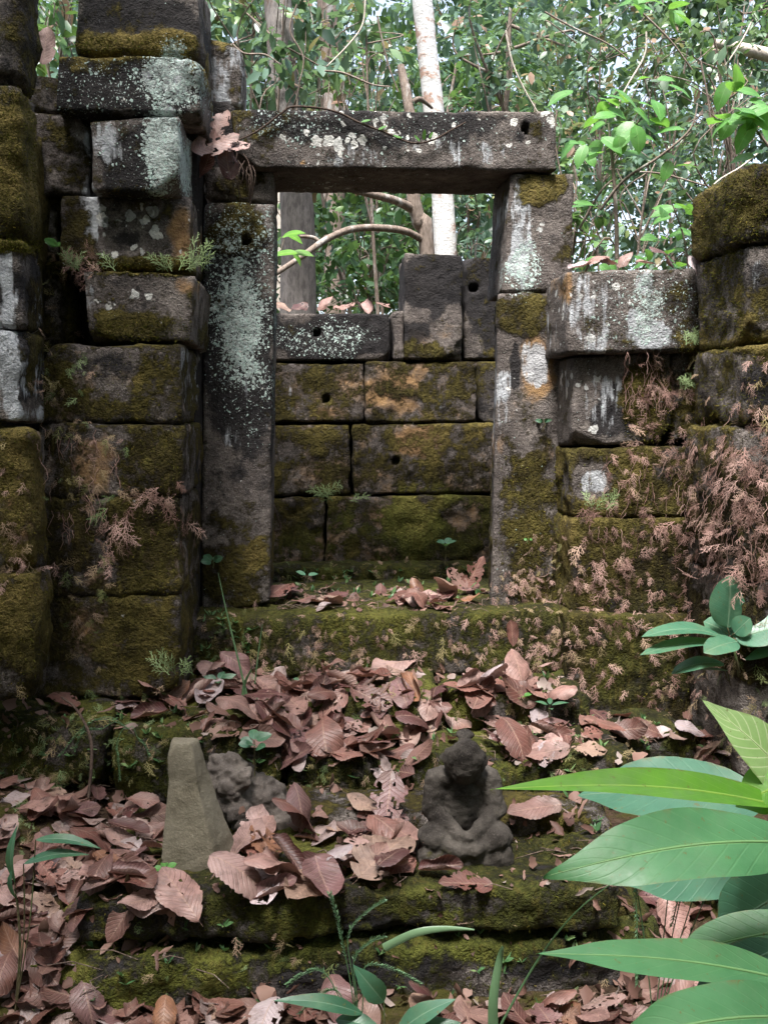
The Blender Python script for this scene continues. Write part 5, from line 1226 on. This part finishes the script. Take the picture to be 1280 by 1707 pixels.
B_ = [  # px centre, Y, px radii, density, leaf size, material, label
    ((425, 50), 7.6, (120, 130), 1.1, .085, 0, 'glossy bluish leaved shrub above the left end of the lintel'),
    ((560, 70), 8.2, (120, 120), 1.1, .085, 0, 'glossy shrub with dead twigs above the middle of the lintel'),
    ((650, 110), 9.5, (90, 110), .8, .10, 1, 'thin green shrub left of the white trunk'),
    ((90, 60), 6.8, (80, 170), 1.1, .10, 1, 'green shrub glimpsed between the leftmost pillar and the left wall'),
    ((850, 70), 9.0, (120, 110), .9, .085, 0, 'dark leafy tree right of the white trunk'),
    ((900, 240), 7.0, (90, 120), 1.0, .065, 2, 'brown and green scrub behind the right end of the lintel'),
    ((1000, 90), 8.2, (140, 110), 1.0, .065, 2, 'small leaved tangled scrub with dead leaves above the sapling'),
    ((1150, 110), 7.6, (130, 130), .9, .07, 2, 'tangled vine scrub with brown leaves at upper right'),
    ((1080, 330), 6.6, (150, 130), 1.0, .06, 0, 'dense small leaved shrub behind the right wall top'),
    ((1240, 260), 8.2, (110, 150), .8, .075, 0, 'leafy shrub behind the right pier'),
    ((960, 400), 6.0, (80, 90), .9, .055, 1, 'low shrub behind the right jamb'),
    ((1240, 40), 9.0, (120, 90), .7, .085, 1, 'sparse green tree at the upper right corner'),
    ((590, 440), 7.9, (100, 100), 1.9, .085, 1, 'bright green shrub seen through the doorway'),
    ((640, 370), 8.8, (100, 90), 1.7, .09, 1, 'green bush behind the crooked tree in the doorway'),
    ((800, 400), 8.2, (70, 110), 1.8, .075, 0, 'dark green shrub right of the white trunk in the doorway'),
    ((490, 430), 8.8, (80, 110), 1.6, .09, 0, 'shrub behind the grey trunk in the doorway'),
    ((1010, 240), 10.5, (150, 120), .8, .09, 1, 'taller green bush deep behind the sapling'),
    ((475, 60), 6.6, (80, 120), 1.3, .085, 0, 'glossy leafed shrub hiding the grey trunk above the lintel'),
    ((610, 90), 6.9, (70, 90), .7, .10, 0, 'glossy sparse shrub just above the lintel middle'),
    ((1190, 130), 6.2, (90, 90), .7, .07, 2, 'pale dry scrub before the leaning limb'),
    ((760, 180), 12.0, (150, 140), .8, .11, 1, 'distant green tree behind the white trunk'),
]
for i, (p, Y, r, dn, ls, mi, lab) in enumerate(B_):
    bush('forest_shrub', lab, 'shrub', p, Y, r, dn, ls, mi, M_BROWN, 0.022 if i not in (4, 20) else 0.06, SH, 100 + i)

def tree(name, label, path, radii, bark, branches=(), crown=None, seed=0, lsize=.11, mi=1, dens=.7):
    P = [at(*p) for p in path]
    base = Vector((P[0].x + (P[0].x - P[1].x) * 0.6, P[0].y, 0)); base.z = float(ground_z(np.array([base.x]), np.array([base.y]))[0]) - 0.05
    t_ = thing(name, label, 'tree', base)
    pp = smooth_path([base] + P, 8); r = np.interp(np.linspace(0, 1, len(pp)), np.linspace(0, 1, len(radii)), radii)
    V, Q = tube(pp, r, 14, 0.10, seed); obj('trunk', mesh_np('trunk', V - np.array(base), Q), bark, t_)
    for br in branches:
        bp = smooth_path([at(*p) for p in br[0]], 7); V, Q = tube(bp, np.linspace(br[1], br[2], len(bp)), 8, 0.12, seed + 3)
        obj('branch', mesh_np('branch', V - np.array(base), Q), bark, t_)
    if crown:
        a = Acc(); rs = np.random.RandomState(seed)
        for (u, v, Y, rx, rz) in crown:
            k = pxm(Y); crown_leaves(a, at(u, v, Y), (rx / k, rx / k, rz / k), int(dens * rx * rz / k / k * 70 / (lsize / 0.09) ** 2), 9, lsize, rs)
        obj('crown', a.mesh('crown', base), M_F[mi], t_)
    return t_
tree('white_trunk_tree', 'tall straight tree with smooth white blotched trunk behind the doorway', [(741, 440, 7.2), (736, 320, 7.2), (722, 180, 7.2), (704, 0, 7.2), (690, -200, 7.2), (680, -500, 7.2)], (0.085, 0.08, 0.074, 0.07, 0.066, 0.06), M_WHITE, crown=[(700, -420, 7.2, 330, 170)], seed=3)
tree('grey_trunk_tree', 'thick grey trunk seen through the left side of the doorway', [(497, 530, 7.0), (497, 400, 7.0), (492, 300, 7.0), (470, 100, 7.1), (455, -150, 7.2)], (0.135, 0.125, 0.115, 0.10, 0.09), M_GREY, crown=[(430, -330, 7.2, 260, 150)], seed=4)
tree('crooked_tree', 'crooked brown tree with long arching branches inside the doorway view', [(712, 430, 6.6), (698, 370, 6.6), (688, 320, 6.6), (684, 200, 6.7), (668, 110, 6.8)], (0.055, 0.05, 0.047, 0.04, 0.025), M_BROWN,
     branches=[([(707, 402, 6.6), (670, 384, 6.5), (600, 380, 6.4), (550, 396, 6.3), (500, 430, 6.2), (450, 462, 6.1)], .026, .016), ([(690, 350, 6.6), (660, 335, 6.5), (610, 322, 6.4), (560, 312, 6.3), (480, 316, 6.3)], .032, .016), ([(534, 405, 6.3), (522, 396, 6.3), (500, 394, 6.3)], .014, .01), ([(690, 170, 6.7), (700, 165, 6.7), (720, 180, 6.8)], .02, .01)], seed=5)
tree('pale_trunk_tree', 'pale straight trunk behind the leaves above the left lintel end', [(470, 200, 12), (462, 100, 12), (456, 0, 12), (450, -200, 12)], (.14, .13, .12, .11), M_CREAM, seed=6, crown=[(450, -260, 12, 180, 110)])
tree('dark_trunk_tree', 'slim dark trunk behind the shrubs above the lintel', [(556, 190, 10), (552, 100, 10), (545, 0, 10), (540, -200, 10)], (.11, .10, .10, .09), M_BROWN, seed=7, crown=[(545, -240, 10, 220, 120)])
lg = thing('leaning_log', 'pale leaning tree limb crossing the upper right corner', 'log', Vector((at(1500, 160, 7.4).x, 7.4, 0)))
stem(lg, [Vector((at(1500, 160, 7.4).x + 1.2, 7.4, 0.0)), at(1600, 200, 7.4), at(1400, 130, 7.4), at(1280, 92, 7.4), at(1190, 72, 7.4)], (.10, .075, .06, .05, .03), M_CREAM, 'limb', 9)

# far forest seen as one mass
fa = Acc(); rs = np.random.RandomState(55)
for i in range(105):
    Y = rs.uniform(12, 24); u = rs.uniform(-150, 1450); v = rs.uniform(-150, 520); k = pxm(Y)
    crown_leaves(fa, at(u, v, Y), (1.9, 1.6, 1.5), 110, 8, rs.choice([.12, .17, .24]), rs)
tag(obj('far_forest', fa.mesh('far_forest'), M_F[0]), 'dense green far forest filling the background', 'forest', kind='stuff')

# unseen forest added beside and behind the viewer, leaving mostly top light
sa = Acc(); rs = np.random.RandomState(77)
for i in range(150):
    a_ = rs.uniform(math.radians(60), math.radians(300)); rad_ = rs.uniform(4.0, 9.0)
    x_, y_ = math.sin(a_) * rad_, 1.5 + math.cos(a_) * rad_
    crown_leaves(sa, (x_, y_, rs.uniform(0.6, 7.5)), (1.4, 1.4, 1.2), 34, 6, .34, rs)
for i in range(14):                                           # unseen boughs added overhead to shade the ruin, not the background
    crown_leaves(sa, (rs.uniform(-4.5, 4.5), rs.uniform(-4, 3.0), rs.uniform(6.2, 8.5)), (1.2, 1.2, 0.6), 30, 6, .32, rs)
tag(obj('surrounding_shade_forest', sa.mesh('surrounding_shade_forest'), M_F[1]), 'unseen green forest round the clearing, added to shade the ruin', 'forest', kind='stuff')

# hanging vines and dead twigs tangled in the scrub
VP = [(870, 120, 150, 1.2), (930, 250, 120, 1.5), (985, 60, 160, 0.5), (1050, 120, 140, 1.9), (1110, 60, 150, 0.9), (1180, 180, 150, 1.5), (1225, 90, 120, 2.1), (1140, 300, 150, 0.3), (965, 330, 110, 1.3), (1210, 300, 140, 2.4),
      (425, 90, 90, 0.5), (500, 70, 130, 1.5), (585, 50, 120, 2.0), (640, 90, 130, 1.3), (600, 130, 120, 0.2), (850, 370, 90, 1.4)]
VL = ['behind the right lintel end', 'just right of the lintel end', 'at the top above the sapling', 'crossing the sapling crown', 'at the top right of the sapling', 'left of the bright leafy branch', 'in the upper right corner', 'low behind the sapling stem', 'just above the right jamb side', 'beside the right pier top',
      'above the left lintel end', 'upright above the left lintel half', 'slanting above the lintel middle', 'just left of the white trunk', 'lying low above the lintel middle', 'behind the right jamb in the doorway']
for i, (u, v, ln, a_) in enumerate(VP):
    rnd = random.Random(300 + i); Y = rnd.uniform(5.7, 6.4)
    P = [at(u + ln * (s - .5) * math.cos(a_) + rnd.gauss(0, 6), v + ln * (s - .5) * math.sin(a_) + rnd.gauss(0, 6), Y) for s in (0, .3, .65, 1)]
    t_ = thing('dead_vine', ('pale' if i % 3 == 0 else 'brown') + ' bare vine stem ' + VL[i], 'vine', P[0], 'bare vines tangled in the scrub')
    stem(t_, P, (.006, .006, .004), M_CREAM if i % 3 == 0 else M_BROWN, 'stem', 5, 5)

# saplings with large fresh leaves
def sapling(label, stems, clusters, mat, size, base, seed):
    rnd = random.Random(seed); b_ = at(*base); b_.z = float(ground_z(np.array([b_.x]), np.array([b_.y]))[0]) if base[2] > 3.9 else b_.z
    t_ = thing('sapling', label, 'sapling', b_)
    for sp_, r in stems: stem(t_, [at(*p) for p in sp_], (r, r * .8, r * .5), M_BROWN)
    for (u, v, Y, n, spx, ls) in clusters:
        for i in range(n):
            bu, bv = u + rnd.gauss(0, spx), v + rnd.gauss(0, spx * .8); a_ = rnd.uniform(0, 6.28)
            p = at(bu, bv, Y + rnd.gauss(0, .08)); d = Vector((math.cos(a_), rnd.gauss(0, .5), math.sin(a_) * .5 - .45)).normalized()
            blade(p, p + d * ls * rnd.uniform(.7, 1.2), (rnd.gauss(0, .4), -.6, .8), ls * .55, mat, parent=t_, prof='drip', sag=.08, nu=8, nv=4, fold=.1, seed=i)
    return t_
sapling('slender sapling with fresh green leaves behind the right wall block', [([(1028, 520, 4.3), (1027, 380, 4.3), (1022, 290, 4.3), (1014, 205, 4.3)], .011), ([(1000, 350, 4.3), (1040, 300, 4.25), (1100, 260, 4.2), (1150, 215, 4.2), (1162, 172, 4.2)], .007), ([(965, 382, 4.35), (1000, 320, 4.3), (1027, 295, 4.3)], .006)],
        [(1035, 175, 4.3, 14, 26, .13), (1000, 215, 4.3, 9, 18, .12), (1060, 215, 4.3, 8, 18, .13), (990, 250, 4.3, 5, 12, .10), (1095, 145, 4.3, 4, 14, .10), (1115, 255, 4.25, 3, 12, .10)], M_SAPLEAF, .13, (1028, 520, 4.3), 21)
sapling('bright green leafy branch at the right above the pier', [([(1320, 300, 4.6), (1270, 230, 4.6), (1230, 180, 4.6)], .008)], [(1235, 170, 4.6, 10, 22, .15), (1265, 205, 4.6, 8, 18, .15), (1215, 200, 4.6, 5, 14, .14), (1275, 255, 4.6, 3, 10, .13)], M_SAPLEAF, .15, (1320, 560, 4.6), 22)
sapling('hanging twig of large green leaves at the top edge', [([(1090, -120, 3.6), (1098, -40, 3.6), (1105, 10, 3.6)], .006)], [(1090, 8, 3.6, 5, 12, .10), (1118, 18, 3.6, 4, 8, .10), (1060, 0, 3.6, 3, 8, .09)], M_SAPLEAF, .1, (1090, -120, 3.6), 23)
sapling('low leafy stems along the top of the right wall', [([(1060, 470, 4.0), (1080, 430, 4.0), (1100, 400, 4.0)], .005), ([(1150, 480, 4.0), (1140, 400, 4.0), (1120, 340, 4.0)], .005)], [(1075, 430, 4.0, 8, 20, .075), (1130, 425, 4.0, 8, 18, .075), (1115, 355, 4.0, 7, 14, .09), (1145, 390, 4.0, 5, 14, .075), (960, 340, 4.4, 4, 8, .08), (1000, 425, 4.0, 5, 18, .07)], M_SAPLEAF, .08, (1075, 480, 4.0), 24)
sapling('pair of large leaves hanging at the top left corner', [([(92, -80, 3.4), (92, 0, 3.4), (90, 30, 3.4)], .003)], [(78, 2, 3.4, 1, 2, .09), (130, -6, 3.4, 1, 2, .09), (85, -10, 3.4, 2, 6, .08)], M_SAPLEAF, .1, (92, -80, 3.4), 25)
sapling('yellow green leaves on a stem just behind the left jamb', [([(455, 470, 5.6), (465, 430, 5.6), (475, 395, 5.6)], .004)], [(470, 400, 5.6, 3, 8, .13), (490, 415, 5.6, 3, 7, .12)], M_LIMELEAF, .12, (455, 600, 5.6), 26)
print('leaves', LEAFN[0])
